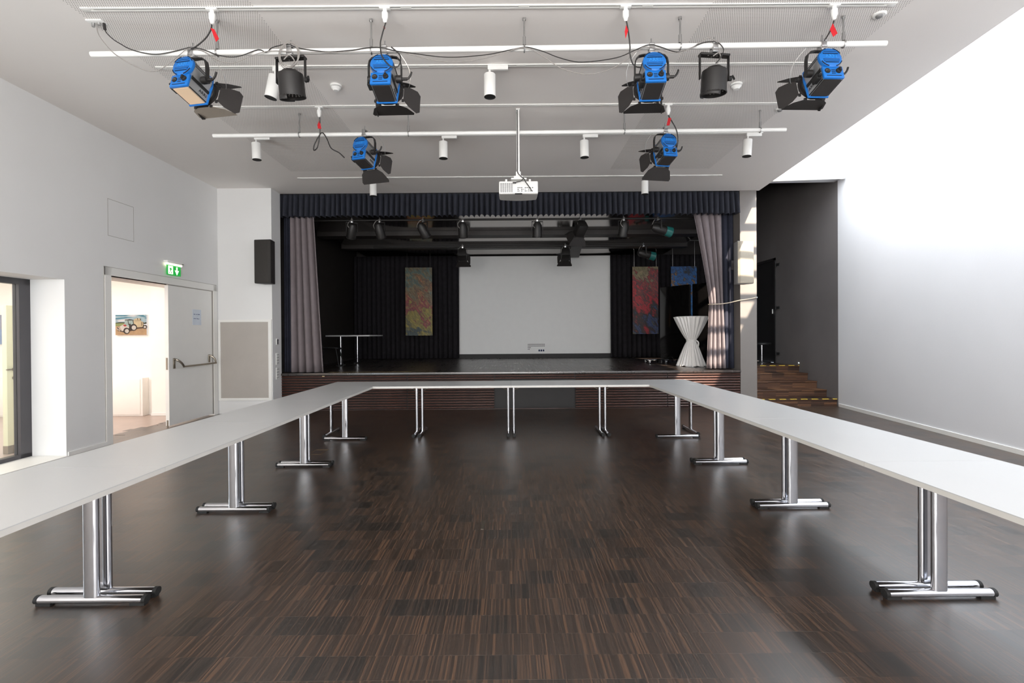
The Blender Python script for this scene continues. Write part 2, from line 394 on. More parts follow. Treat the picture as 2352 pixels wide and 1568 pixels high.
# ceiling slab with skewed free edge towards the skylight
ce = structure('ceiling', MB().prism([(-5.75, Y0), (XC(Y0), Y0), (XC(9.62), 9.62), (-5.75, 9.62)], lambda u, v, w: (u, v, w), ZC, ZC + .3), M_CEIL, smooth=0)
for x0, x1, y0, y1 in ((-3.66, -2.13, 1.5, 8.3), (1.74, 3.42, 1.5, 8.3)):
    MB().box((x0, y0, ZC - .002), (x1, y1, ZC + .01)).build('perforated_panel', M_PERF, ce, smooth=0)
for (x0, y0, x1, y1) in ((-5.4, 4.0, -4.1, 4.012), (-4.1, 2.6, -4.088, 4.012)):
    MB().box((x0, y0, ZC - .0008), (x1, y1, ZC + .01)).build('hatch_joint', M_LINE, ce, smooth=0)
structure('wall_upstand', MB().prism([(XC(Y0), Y0), (XC(9.6), 9.6), (XC(9.6) - .2, 9.6), (XC(Y0) - .2, Y0)], lambda u, v, w: (u, v, w), ZC + .3, 5.45), M_WALLR, smooth=0)
# left wall with a doorway and a deep window recess
def lx(v): return Vector((v.x + XL(v.y), v.y, v.z))
wl = MB(lx)
T = -.47
wl.box((T, Y0, 0), (0, .8, ZC)).box((T, .8, 2.17), (0, 6.0, ZC)).box((T, 6.0, 0), (0, 6.70, ZC)).box((T, 6.70, 2.30), (0, 9.10, ZC)).box((T, 9.10, 0), (0, 9.3, ZC))
structure('wall_left', wl, M_WALL, smooth=0)
structure('wall_right', MB().prism([(XR(Y0), Y0), (XR(9.6), 9.6), (XR(9.6) + .3, 9.6), (XR(Y0) + .3, Y0)], lambda u, v, w: (u, v, w), 0, 5.45), M_WALLR, smooth=0)
structure('baseboard_right', MB().prism([(XR(Y0) - .014, Y0), (XR(9.56) - .014, 9.56), (XR(9.56), 9.56), (XR(Y0), Y0)], lambda u, v, w: (u, v, w), 0, .06), M_TRIM, smooth=0)
structure('baseboard_left', MB(lx).box((0, 6.02, 0), (.012, 6.6, .05)), M_TRIM, smooth=0)
structure('wall_back_left', MB().box((-5.9, 9.24, 0), (-4.45, SY, ZC)), M_WALL, smooth=0)
rear = MB().box((-5.9, Y0 - .3, 0), (-4.6, Y0, 4.5)).box((3.8, Y0 - .3, 0), (6.6, Y0, 4.5)).box((-4.6, Y0 - .3, 3.6), (3.8, Y0, 4.5)).box((-4.6, Y0 - .3, 0), (3.8, Y0, .6))
structure('wall_rear', rear, M_WALL, smooth=0)
# white header over the stair recess, the blind tube under it, skylight rafters
structure('wall_header', MB().prism([(4.9, 9.62), (6.5, 9.34), (6.9, 9.7), (4.9, 9.75)], lambda u, v, w: (u, v, w), 4.42, 5.45), M_WALLR, smooth=0)
bt = thing('blind_cassette', 'white blind tube along the lower edge of the white header above the stair recess', 'blind', (5.7, 9.45, 4.4))
MB().cyl((-.62, .11, .015), (.68, -.14, -.02), .022, 12).build('tube', M_WHITE, bt)
MB().cbox((.68, -.11, .01), (.05, .06, .09)).build('end_bracket', M_TRIM, bt)
tr = structure('trim_1', MB().box((3.3, Y0, 5.46), (3.45, 9.9, 5.6)), M_WALLR, smooth=0)
y = -4.3
while y < 9.4:
    MB().box((3.4, y, 5.47), (7.0, y + .10, 5.55)).build('skylight_rafter', M_WALLR, tr, smooth=0); y += .62
MB().box((3.4, Y0, 5.56), (7.0, 2.55, 5.60)).build('sun_block_sheet', M_WHITE, tr, smooth=0)  # unseen sheet added to keep direct sun off the hall floor
structure('wall_skylight_end', MB().box((3.4, Y0 - .3, 4.4), (5.3, Y0, 5.6)), M_WALLR, smooth=0)
# stage shell
structure('wall_stage_left', MB().box((-5.2, SY, 0), (-4.5, SY + .12, 4.5)).box((-5.0, SY, 0), (-4.75, 15.5, 4.5)), M_SBLACK, smooth=0)
structure('wall_stage_back', MB().box((-5.0, 15.4, 0), (6.9, 15.6, 5.7)), M_SBLACK, smooth=0)
structure('wall_stage_right', MB().box((6.46, 9.6, 0), (6.76, 11.87, 5.6)).box((6.46, 11.87, 3.24), (6.76, 13.0, 5.6)).box((6.46, 13.0, 0), (6.76, 15.5, 5.6)), M_DARKW, smooth=0)
structure('wall_pillar', MB().box((4.545, SY, 0), (4.868, 9.98, ZC)), M_PILLAR, smooth=0)
structure('ceiling_stage', MB().box((-5.0, SY + .14, 4.42), (4.87, 15.38, 4.7)).box((4.72, 9.42, 5.44), (6.9, 15.38, 5.7)).box((4.72, SY + .16, 4.7), (4.87, 15.38, 5.5)), M_SBLACK, smooth=0)
structure('wall_valance_backing', MB().box((-4.7, 9.72, 3.95), (4.9, 9.8, 4.42)), M_BLACK, smooth=0)
# door in the dark stair wall
d3 = structure('door_2', MB().box((6.50, 11.9, SZ), (6.55, 12.97, 3.22)), M_BLACK, smooth=0)
MB().box((6.44, 11.83, SZ), (6.5, 11.9, 3.26)).box((6.44, 11.83, 3.2), (6.5, 13.0, 3.26)).build('door_frame', M_BLACK, d3, smooth=0)
for z in (.95, 2.05, 3.08): MB().cyl((6.44, 11.8, z - .05), (6.44, 11.8, z + .05), .018, 10).cbox((6.45, 11.72, z), (.02, .13, .06)).build('hinge', M_RUBBER, d3)
MB().cbox((6.43, 11.93, 1.97), (.012, .03, .11)).build('strike_plate', M_WHITE, d3, smooth=0)

# ------------------------------------------------------------------ doors, window, foyer on the left
def lw(name, m, parent, *boxes, bevel=0, smooth=0):
    mb = MB(lx)
    for a, b in boxes: mb.box(a, b)
    return mb.build(name, m, parent, smooth=smooth, bevel=bevel)
d1 = structure('door_1', MB(lx).box((-.06, 7.86, .03), (-.002, 9.03, 2.285)), M_TRIM, smooth=0)
lw('door_frame', M_TRIM, d1, ((-.10, 6.60, 0), (.012, 6.705, 2.41)), ((-.10, 6.60, 2.30), (.012, 9.17, 2.41)), ((-.10, 9.075, 0), (.012, 9.17, 2.41)))
lw('frame_joint', M_LINE, d1, ((-.001, 6.592, 0), (.004, 6.60, 2.418)), ((-.001, 6.592, 2.41), (.004, 9.178, 2.418)), ((-.03, 7.86, 2.285), (-.001, 9.08, 2.30)), ((-.03, 9.03, .03), (-.001, 9.076, 2.29)))
lw('lock_case', M_STEEL, d1, ((-.045, 7.853, .93), (-.02, 7.86, 1.12)))
lw('bottom_bolt', M_STEEL, d1, ((-.04, 7.852, .0), (-.02, 7.862, .12)))
pb = MB(lx).tube(smooth_path([(.004, 7.98, 1.09), (.05, 7.985, 1.08), (.09, 8.03, 1.03), (.10, 8.08, .965)]), .016, 10).build('push_bar_arm', M_STEEL, d1)
MB(lx).box((-.001, 7.955, .94), (.014, 8.0, 1.11)).build('push_bar_plate', M_STEEL, d1, bevel=.003)
MB(lx).box((-.001, 8.905, .99), (.014, 8.95, 1.13)).build('push_bar_plate', M_STEEL, d1, bevel=.003)
MB(lx).tube(smooth_path([(.004, 8.92, 1.11), (.05, 8.93, 1.10), (.09, 8.955, 1.05), (.10, 8.97, .985)]), .016, 10).build('push_bar_arm', M_STEEL, d1)
MB(lx).cyl((.10, 8.07, .965), (.10, 8.985, .975), .015, 10).build('push_bar', M_STEEL, d1)
nt = tag(lw('notice', M_PAPER, None, ((-.001, 8.47, 1.66), (.002, 8.71, 1.93))), 'pale sheet of paper with two blue printed lines on the white door', 'notice')
for z, ws_ in ((1.84, (.05, .03, .06)), (1.765, (.025, .03, .075))):
    yy = 8.50
    for w in ws_:
        tx = MB(lx)
        for k in range(int(w / .012)):
            h = random.choice((.008, .011, .013)); tx.box((.002, yy + k*.012, z), (.0026, yy + k*.012 + .013, z + h))
        tx.build('printed_word', M_INK, nt, smooth=0); yy += w + .014
wh = structure('trim_2', MB(lx).box((-.001, 6.67, 3.34), (.0012, 7.14, 3.346)).box((-.001, 6.67, 2.84), (.0012, 7.14, 2.846)).box((-.001, 6.67, 2.84), (.0012, 6.676, 3.346)).box((-.001, 7.134, 2.84), (.0012, 7.14, 3.346)), M_LINE, smooth=0)
# window recess: dark frame, panes, sill
w1 = structure('window_1', MB(lx).box((-.50, 5.86, 0), (-.42, 6.0, 2.17)).box((-.50, .8, 0), (-.42, 6.0, .06)).box((-.50, .8, 2.10), (-.42, 6.0, 2.17)).box((-.50, .8, 0), (-.42, .94, 2.17)), M_FRAME, smooth=0)
for y in (2.5, 4.2): MB(lx).box((-.49, y - .04, .06), (-.43, y + .04, 2.1)).build('mullion', M_FRAME, w1, smooth=0)
for a, b in ((.94, 2.46), (2.54, 4.16), (4.24, 5.86)): MB(lx).box((-.465, a, .06), (-.455, b, 2.10)).build('pane', M_GLASS, w1, smooth=0)
lw('window_sill', M_TRIM, w1, ((-.42, .8, -.003), (.03, 5.99, .012)))
# foyer behind the left wall
structure('floor_foyer', MB().box((-11, .3, -.2), (-5.88, 9.4, -.002)), M_FOYF, smooth=0)
structure('ceiling_foyer', MB().box((-11, .3, 2.72), (-5.86, 9.4, 2.9)), M_FOYW, smooth=0)
structure('wall_foyer_back', MB().box((-11, 9.2, -.02), (-5.6, 9.5, 2.9)).box((-6.62, 9.08, -.02), (-5.8, 9.2, 2.72)), M_FOYW, smooth=0)
structure('wall_foyer_left', MB().box((-11.2, .3, -.02), (-11, 9.4, 2.9)), M_FOYW, smooth=0)
structure('baseboard_foyer', MB().box((-6.63, 9.068, 0), (-5.9, 9.08, .05)), M_TRIM, smooth=0)
sb = thing('low_sideboard', 'long low white sideboard against the foyer wall, below the tractor picture', 'sideboard', (-8.2, 9.1, 0))
MB().box((-1.9, -.06, .0), (1.44, .098, .70)).build('carcass', M_FOYW, sb, bevel=.004)
for k in range(3): MB().box((-1.88 + k*1.1, -.072, .03), (-.80 + k*1.1, -.06, .68)).build('door', M_FOYW, sb, bevel=.003)
cd = thing('glazed_door_stile', 'cream painted door edge with a lever handle seen through the glass at far left', 'door', (-6.33, 6.22, 0))
MB().box((-.03, -.065, .0), (.03, .065, 1.87)).build('stile', M_CREAM, cd, bevel=.004)
MB().box((-.032, -.066, .0), (.032, .066, .10)).build('kick_plate', M_STEEL, cd)
MB().cyl((.03, .02, 1.06), (.055, .02, 1.06), .022, 14).build('rosette', M_STEEL, cd)
MB().cyl((.055, .02, 1.06), (.06, -.10, 1.06), .009, 8).build('lever', M_STEEL, cd)
MB().cyl((.03, .02, .95), (.04, .02, .95), .022, 14).build('lock_rosette', M_STEEL, cd)
fp = thing('wall_picture', 'blue and grey picture on the far foyer wall seen through the window glass', 'picture', (-9.55, 9.18, 1.62))
MB().box((-.35, -.01, -.28), (.35, .01, .0)).build('lower_canvas', mat('picture_blue', (120, 140, 175), .6, var=.1), fp)
MB().box((-.35, -.01, .0), (.35, .01, .27)).build('upper_canvas', mat('picture_grey', (140, 140, 158), .6, var=.1), fp)
# tractor photograph on the foyer wall
px0, px1, pz0, pz1 = -7.345, -6.765, 1.495, 1.875
tp = thing('tractor_picture', 'landscape photo print of a tractor with trailer on the bright foyer wall beyond the doorway', 'picture', ((px0 + px1)/2, 9.19, (pz0 + pz1)/2))
pw, ph = px1 - px0, pz1 - pz0
MB().cbox((0, -.006, 0), (pw, .03, ph)).build('canvas', M_PAPER, tp)
LAY = [0]
def pic(name, rgb, polys, r=.7):
    LAY[0] += 1; d = -.0215 - .0006 * LAY[0]; mb = MB()
    for poly in polys: MB().prism([((u - .5) * pw, (.5 - v) * ph) for u, v in poly], lambda u, v, w: (u, w, v), d, -.021).build(name, mat('print_' + name, tuple(int(c * .78) for c in rgb), r, var=.12, scale=14), tp, smooth=0)
def disc(cu, cv, r, n=16, asp=.65): return [(cu + r * math.cos(2*PI*k/n) * asp, cv + r * math.sin(2*PI*k/n)) for k in range(n)]
pic('sky', (176, 205, 215), [[(0, 0), (1, 0), (1, .42), (0, .42)]])
pic('blue_cloud_gap', (70, 140, 165), [[(0, .01), (.45, .02), (.3, .07), (0, .06)], [(0, .16), (.3, .12), (.6, .11), (.35, .17), (0, .22)], [(.7, .03), (.9, .02), (1, .12), (.86, .10)], [(.88, .14), (1, .15), (1, .2)]])
pic('cloud', (235, 235, 238), [[(.36, .05), (.6, .01), (.7, .06), (.55, .10)], [(.05, .27), (.4, .2), (.5, .3), (.1, .34)]])
pic('treeline', (52, 56, 32), [[(0, .39), (.14, .36), (.3, .37), (.3, .41), (0, .43)], [(.9, .40), (1, .37), (1, .45), (.92, .46)]])
pic('meadow', (150, 165, 105), [[(0, .42), (.32, .41), (.25, .55), (0, .58)]])
pic('soil', (205, 168, 126), [[(0, .56), (1, .5), (1, 1), (0, 1)]])
pic('shadow', (70, 48, 34), [[(.05, .78), (.3, .88), (.44, .82), (.64, .75), (.66, .70), (.95, .66), (.9, .60), (.5, .62)]])
pic('trailer', (224, 205, 165), [[(.58, .29), (.78, .29), (.9, .36), (.92, .6), (.66, .63), (.6, .5)], [(.6, .22), (.72, .17), (.8, .19), (.82, .3), (.6, .3)]])
pic('trailer_post', (90, 72, 48), [[(.70, .16), (.74, .2), (.72, .28)], [(.79, .18), (.82, .22), (.80, .3)], [(.83, .36), (.85, .36), (.85, .55), (.83, .55)], [(.88, .36), (.9, .36), (.9, .55), (.88, .55)]])
pic('tractor_body', (232, 222, 214), [[(.14, .58), (.3, .44), (.42, .42), (.44, .62), (.42, .76), (.2, .8)]])
pic('tractor_stripe', (196, 66, 60), [[(.24, .5), (.4, .45), (.42, .53), (.3, .58)]])
pic('cab', (178, 200, 196), [[(.31, .27), (.58, .27), (.6, .44), (.5, .6), (.42, .6), (.3, .44)]])
pic('cab_frame', (54, 44, 38), [[(.31, .24), (.46, .22), (.58, .26), (.58, .28), (.31, .27)], [(.40, .28), (.42, .28), (.44, .5), (.42, .5)], [(.56, .28), (.58, .28), (.6, .46), (.58, .46)], [(.44, .44), (.5, .44), (.5, .62), (.45, .66)]])
pic('tyre', (48, 42, 38), [disc(.585, .62, .17), disc(.36, .79, .155), disc(.10, .66, .06), disc(.95, .6, .1)])
pic('wheel_rim', (226, 220, 210), [disc(.60, .635, .11), disc(.375, .80, .10), disc(.955, .61, .06)])
pic('loader_arm', (214, 196, 178), [[(.02, .68), (.06, .66), (.17, .78), (.14, .80)], [(.08, .62), (.13, .6), (.2, .74), (.17, .76)]])
# exit sign over the door
ex = thing('exit_sign', 'lit green emergency exit sign with running figure above the white door', 'sign', (XL(7.95), 7.95, 2.6))
MB().box((0, -.19, .035), (.07, .19, .075)).build('housing', M_PLASTW, ex, bevel=.006)
MB().box((.02, -.175, .008), (.055, .175, .036)).build('lamp_tube', M_TUBE, ex, bevel=.004)
MB().box((.03, -.165, -.15), (.036, .165, .008)).build('plate', M_GREEN, ex)
MB().box((.071, .15, .045), (.073, .185, .055)).build('indicator', M_RUBBER, ex)
def sgn(name, polys, m, d):
    mb = MB()
    for poly in polys: mb.prism(poly, lambda u, v, w: (w, u, v), .035, d)
    return mb.build(name, m, ex, smooth=0)
sgn('door_symbol', [[(-.135, -.135), (-.025, -.135), (-.025, -.005), (-.135, -.005)]], M_SIGNW, .0375)
sgn('arrow_symbol', [[(.055, -.01), (.085, -.01), (.085, -.075), (.12, -.06), (.07, -.14), (.02, -.06), (.055, -.075)]], M_SIGNW, .0375)
sgn('running_figure', [[(-.075, -.02), (-.063, -.02), (-.063, -.032), (-.075, -.032)], [(-.095, -.04), (-.07, -.035), (-.06, -.06), (-.075, -.085), (-.09, -.08)],
    [(-.09, -.08), (-.075, -.085), (-.055, -.11), (-.06, -.13), (-.07, -.125), (-.072, -.11)], [(-.09, -.08), (-.08, -.075), (-.1, -.11), (-.125, -.11), (-.125, -.12), (-.095, -.122)],
    [(-.07, -.04), (-.045, -.055), (-.05, -.062), (-.07, -.055)], [(-.095, -.04), (-.115, -.06), (-.108, -.066), (-.09, -.05)]], M_GREEN, .039)
# grey pin board on the back wall, service sockets on the wall end
nb = thing('pin_board', 'grey felt pin board in white frame beside the white door', 'board', (-4.96, 9.24, 1.01))
MB().box((-.46, -.012, -.715), (.44, -.001, .715)).build('felt_panel', M_BOARD, nb)
for a, b in (((-.5, -.022, -.76), (.5, 0, -.715)), ((-.5, -.022, .715), (.5, 0, .76)), ((-.5, -.022, -.714), (-.46, 0, .714)), ((.44, -.022, -.714), (.5, 0, .714))): MB().box(a, b).build('frame_rail', M_TRIM, nb, smooth=0)
ws = thing('wall_switch', 'small white key switch plate on the narrow wall end beside the stage', 'switch', (-4.45, 9.42, 1.35))
MB().box((0, -.04, -.06), (.012, .04, .06)).build('plate', M_PLASTW, ws, bevel=.003)
MB().box((.012, -.025, -.05), (.03, .0, .045)).build('bracket', M_FRAME, ws)
MB().cyl((.012, .022, .03), (.02, .022, .03), .009, 10).build('key_lock', M_RUBBER, ws)
for k, (z, lab) in enumerate(((1.02, 'upper white multi socket strip on the wall end beside the stage'), (.74, 'lower white multi socket strip on the wall end beside the stage'))):
    so = thing('socket_strip', lab, 'socket', (-4.45, 9.42, z), group='socket strips on the wall end')
    MB().box((0, -.055, -.11), (.01, .055, .11)).build('plate', M_PLASTW, so, bevel=.003)
    for i in range(2):
        for j in range(4): MB().cyl((.01, -.028 + i*.056, -.08 + j*.053), (.013, -.028 + i*.056, -.08 + j*.053), .011, 10).build('outlet', M_PROJG, so)
#@@PART2
# ------------------------------------------------------------------ stage and steps
stg = thing('stage', 'raised dark wooden stage with slatted front at the end of the hall', 'stage', (0, SY, 0))
MB().box((-4.495, .0, SZ - .03), (4.54, .39, SZ)).box((-4.74, .39, SZ - .03), (4.868, 5.79, SZ)).box((4.868, 1.7, SZ - .03), (6.45, 5.79, SZ)).build('stage_floor', M_STAGEF, stg, smooth=0)
MB().box((-4.5, -.03, SZ - .045), (4.54, .0, SZ)).build('edge_board', M_STAGEF, stg, bevel=.004)
MB().box((-4.5, .03, 0), (4.54, .06, SZ - .03)).build('backing_board', M_BLACK, stg, smooth=0)
def slat(L): # rounded front, axis along X
    prof = [(.028, -.018), (.008, -.018), (-.004, -.010), (-.008, 0), (-.004, .010), (.008, .018), (.028, .018)]
    return MB().prism(prof, lambda u, v, w: (w, u, v), 0, L).mesh('slat', M_SLAT, smooth=50)
segs = [(-4.49, -2.0), (-1.985, -.29), (-.275, 1.29), (1.305, 3.1), (3.115, 4.535)]
slm = [slat(b - a) for a, b in segs]
for r in range(13):
    z = SZ - .075 - r * .0515
    for k, (a, b) in enumerate(segs):
        if k == 2 and r > 1: continue
        link('slat', slm[k], stg, (a, 0, z))
MB().box((-.27, .0, .03), (1.285, .028, SZ - .17)).build('access_flap', M_BLACK, stg, smooth=0)
MB().box((-4.5, -.008, 0), (4.54, .0, .007)).build('floor_strip', M_SLAT, stg, smooth=0)
MB().box((-3.6, .19, SZ), (-1.95, .2, SZ + .0012)).build('trap_joint', M_BRASS, stg, smooth=0)
MB().prism([(-1.95, .19), (-1.94, .19), (-1.99, 2.65), (-2.0, 2.65)], lambda u, v, w: (u, v, w), SZ, SZ + .0012).build('trap_joint', M_BRASS, stg, smooth=0)
for x in (-3.62, ): MB().cbox((x, -.033, SZ - .06), (.05, .008, .012)).build('fixing', M_BRASS, stg)
stairs = thing('staircase', 'five brown wooden steps rising to the stage in the dark recess on the right', 'stairs', (0, SY, 0))
for k in range(5):
    y0 = .03 + k * .312; z = (k + 1) * .145
    s = MB().box((4.875, y0, 0), (6.45, 1.69, z - .03)).build('step', M_STEP, stairs, smooth=0)
    MB().box((4.875, y0 - .012, z - .03), (6.45, y0 + (.33 if k < 4 else .41), z)).build('tread', M_STEP, s, bevel=.003)
    if k in (0, 4): MB().box((4.88, y0 - .0135, z - .007), (6.45, y0 + .02, z + .0012)).build('hazard_tape', M_TAPE, s, smooth=0)
wm = thing('wall_spot', 'tiny white marker light low on the dark wall above the top step', 'light', (6.445, 10.87, SZ + .05))
MB().cyl((0, 0, 0), (-.03, 0, 0), .02, 12).build('body', M_WHITE, wm); MB().cyl((-.03, 0, 0), (-.034, 0, 0), .014, 12).build('lens', M_GLASSL, wm)
# valance and curtains
def curtain(name, label, m, xl, xr, y, z0, z1, folds, amp, nz=14, group=None, phase=0., jag=.35, scallop=0.):
    """xl, xr: functions of height fraction t (0 bottom..1 top) giving the side edges; folds across"""
    n = int(folds * 14); rnd = [random.uniform(-1, 1) for _ in range(int(folds) + 3)]
    def f(u, t):
        q = u * folds; i = int(q); w = rnd[i] * (1 - (q - i)) + rnd[i+1] * (q - i)
        x = xl(t) + (xr(t) - xl(t)) * u
        sc = (xr(t) - xl(t)) / max(1e-6, (xr(1) - xl(1)))
        a = amp * (1 + jag * w) * (.55 + .45 * (1 - t)) * (1.0 if sc > .8 else .9)
        s = 1 - 2 * abs(math.cos(PI*(q + .16*w) + phase)) ** .55
        zz = z0 + (z1 - z0) * t
        if scallop: zz -= scallop * (1 - t) * (s * .5 - .3*w)
        return (x + .012 * w * (1 - t), y + a * s, zz)
    o = MB().grid(f, n, nz).build(name, m, smooth=80)
    return tag(solid(o, .006), label, 'curtain', group)
cst = lambda a: (lambda t: a)
def lerp(a, b): return lambda t: a + (b - a) * t
curtain('valance', 'long pleated navy valance across the top of the stage opening', M_VALANCE, cst(-4.495), cst(4.54), 9.68, 3.79, 4.235, 86, .08, nz=6, scallop=.02)
curtain('stage_curtain', 'grey stage curtain hanging straight at the left side of the stage opening', M_GREYC, lerp(-4.31, -4.33), lerp(-3.67, -3.86), 9.80, SZ + .01, 4.0, 4, .10, jag=.3)
curtain('stage_curtain', 'dark navy curtain hanging at the far left edge of the stage opening', M_NAVY, cst(-4.49), cst(-4.33), 9.86, SZ + .01, 4.0, 3, .03)
def tied(l1, lw_, l0, zt):     # edge: top l1, waist lw_, bottom l0
    tw = (zt - SZ) / (4.0 - SZ)
    def f(t):
        if t > tw: s = (t - tw) / (1 - tw); return lw_ + (l1 - lw_) * s ** 1.15
        s = 1 - t / tw; return lw_ + (l0 - lw_) * s ** .8
    return f
ZT = 2.05
curtain('stage_curtain', 'grey stage curtain gathered and tied back with rope on the right of the stage', M_GREYC, tied(3.70, 4.04, 3.98, ZT), tied(4.28, 4.31, 4.36, ZT), 9.86, SZ + .02, 4.0, 4, .07, nz=30, jag=.5, phase=1.)
curtain('stage_curtain', 'navy curtain with sunlit bands beside the grey pillar', M_NAVY, cst(4.30), cst(4.535), 9.90, SZ + .02, 4.0, 2, .06, phase=.6)
rp = thing('tieback_rope', 'thin pale rope holding the grey curtain back to the pillar', 'rope', (4.4, 9.76, 2.1))
MB().tube(smooth_path([(-.37, .10, -.07), (-.33, -.02, -.075), (-.1, -.08, -.06), (.12, -.175, -.01), (.3, -.178, .015), (.46, -.178, .045)]), .009, 6).build('rope', M_ROPE, rp)
MB().cyl((.455, -.19, .045), (.455, -.161, .045), .015, 10).build('wall_hook', M_ZINC, rp)
curtain('backdrop', 'black pleated backdrop behind the small table, left of the screen', M_BCLOTH, cst(-4.7), cst(-1.50), 15.0, SZ + .01, 3.86, 22, .06)
curtain('backdrop', 'black pleated backdrop behind the paintings, right of the screen', M_BCLOTH, cst(3.12), cst(6.4), 15.0, SZ + .01, 3.86, 22, .06)
# gloss black acoustic ceiling sails over the stage, with matt beams between
sails = ((9.95, 11.55), (11.95, 13.25), (13.55, 15.2))
words = ('nearest the valance', 'in the middle of the stage', 'next to the screen')
for (a, b), wd in zip(sails, words):
    L = b - a
    o = MB().grid(lambda u, v: (-4.4 + 9.2 * u, a + L * v, 3.90 + .10 * (1 - v) ** 2), 4, 14).build('ceiling_sail', M_GLOSSC)
    tag(solid(o, .02, 1), 'gloss black ceiling panel over the stage, ' + wd, 'ceiling panel', 'gloss panels over the stage')
for (a, b), wd in (((11.56, 11.94), 'front'), ((13.26, 13.54), 'rear')):
    tag(MB().box((-4.5, a, 3.80), (4.86, b, 4.41)).build('stage_beam', M_SBLACK, smooth=0), f'matt black beam crossing above the stage, the {wd} one of two', 'beam', 'beams over the stage')
dt = thing('duct', 'black duct running front to back under the stage ceiling, right of centre', 'duct', (1.75, 12.4, 3.785))
MB().box((-.14, -1.2, -.06), (.14, 2.2, .0), R=Matrix.Rotation(-.10, 3, 'Z')).build('duct_body', M_SBLACK, dt)
# projection screen with small print
ps = thing('projection_screen', 'large pale grey projection screen at the back of the stage', 'screen', (.76, 15.12, SZ))
MB().box((-2.42, 0, .13), (2.42, .03, 3.14)).build('cloth', M_SCREEN, ps, smooth=0)
MB().box((-2.42, -.02, 0), (2.42, .03, .13)).build('lower_border', M_BLACK, ps, smooth=0)
q = MB()
for r, n in enumerate((16, 16, 3, 2)):
    for k in range(n): q.box((-.165 + k*.0335, -.003, .405 - r*.049), (-.165 + k*.0335 + .02, 0, .405 - r*.049 + .024))
q.build('printed_dots', M_PRINT, ps, smooth=0)
q = MB()
for k in range(3):
    x = .185 + k * .065
    q.prism([(x - .024, 0), (x + .024, 0), (x + .024, .03)] + [(x + .024*math.cos(a*PI/8), .035 + .026*math.sin(a*PI/8)) for a in range(0, 9)] + [(x - .024, .03)], lambda u, v, w: (u, w, v + .20), -.003, 0)
q.build('printed_bells', M_NAVYP, ps, smooth=0)
# paintings hung on wires
def painting(x0, x1, z0, z1, y, m, label, ztop):
    t = thing('painting', label, 'painting', ((x0+x1)/2, y, (z0+z1)/2), group=None)
    w, h = (x1-x0)/2, (z1-z0)/2
    MB().box((-w, 0, -h), (w, .03, h)).build('canvas', m, t, smooth=0)
    for s in (-1, 1): MB().cyl((s*w*.86, .015, h - .01), (s*w*.86, .015, ztop - (z0+z1)/2), .004, 6).build('wire', M_ZINC, t)
painting(-3.04, -2.25, 1.44, 3.45, 14.5, M_ART1, 'tall abstract painting in olive and red, left of the screen', 3.88)
painting(3.68, 4.44, 1.44, 3.43, 14.5, M_ART2, 'tall abstract painting in red and brown, right of the screen', 4.2)
painting(4.82, 5.58, 1.44, 3.43, 14.5, M_ART3, 'abstract painting in blue behind the black movable panels', 4.2)
MB_r = MB().cyl((3.3, 14.53, 4.2), (6.2, 14.53, 4.2), .012, 8).build('picture_rail', M_ZINC); tag(MB_r, 'thin rail from which the right hand paintings hang', 'rail')
# two tall gloss panels on castors
def panel(name, label, A, B, h):
    A, B = Vector(A), Vector(B); d = (B - A); L = d.length; a = math.atan2(d.y, d.x)
    t = thing(name, label, 'partition', ((A.x+B.x)/2, (A.y+B.y)/2, SZ), a, 'movable stage panels')
    MB().box((-L/2, -.025, .09), (L/2, .025, h)).build('leaf', M_PIANO, t, bevel=.004)
    for s in (-1, 1):
        f = MB().box((s*L*.33 - .03, -.3, .055), (s*L*.33 + .03, .3, .09)).build('foot_bar', M_PIANO, t, bevel=.004)
        for q_ in (-1, 1): MB().cyl((s*L*.33 - .012, q_*.26, .028), (s*L*.33 + .012, q_*.26, .028), .028, 14).build('castor', M_CHROME, f)
panel('movable_panel', 'tall gloss black panel on castors in front of the blue painting, the left one', (3.90, 12.55), (4.36, 11.75), 1.90)
panel('movable_panel', 'tall gloss black panel on castors behind the tied grey curtain', (4.41, 11.70), (5.0, 10.9), 1.90)
bd = thing('dolly_board', 'low board with shiny castors on the stage floor beside the bar table', 'dolly', (3.62, 12.05, SZ))
MB().box((-.26, -.2, .075), (.26, .2, .10)).build('board', M_PIANO, bd, bevel=.004)
for sx in (-1, 1):
    for sy in (-1, 1): MB().cyl((sx*.2 - .012, sy*.17, .036), (sx*.2 + .012, sy*.17, .036), .036, 14).cbox((sx*.2, sy*.17, .07), (.05, .04, .012)).build('castor', M_CHROME, bd)
# bar table under a tied white cloth
ct = thing('bar_table', 'bar table under a white cloth tied at the waist, right on the stage', 'table', (4.05, 10.85, SZ))
def clothf(u, t):
    z = t * 1.09; a = 2*PI*u
    if t > .52: r = .085 + (.345 - .085) * ((t - .52) / .48) ** .8
    else: r = .085 + (.30 - .085) * ((.52 - t) / .52) ** .85
    k = .35 + abs(t - .52) * .9
    r *= 1 + .085 * math.sin(23 * a + 2.2*math.sin(3*a) + 1.5*t) * k + .05 * math.sin(7*a + 3*t) * k + .03 * math.sin(3*a)
    if t < .03: z = .004 + .02 * max(0, math.sin(7*a))
    return (r * math.cos(a), r * math.sin(a), z)
solid(MB().grid(clothf, 220, 26).build('cloth', M_CLOTH, ct, smooth=80), .004)
MB().lathe([(.0, 1.075), (.335, 1.075), (.345, 1.083), (.345, 1.09), (.335, 1.098), (0, 1.098)], 40).build('table_top', M_CLOTH, ct)
MB().tube([(.10*math.cos(a*PI/12), .10*math.sin(a*PI/12), .575 + .01*math.sin(a)) for a in range(24)], .014, 8, closed=True).tube(smooth_path([(.09, -.06, .57), (.12, -.09, .52), (.11, -.10, .44)]), .016, 8).build('ribbon', M_CLOTH, ct)
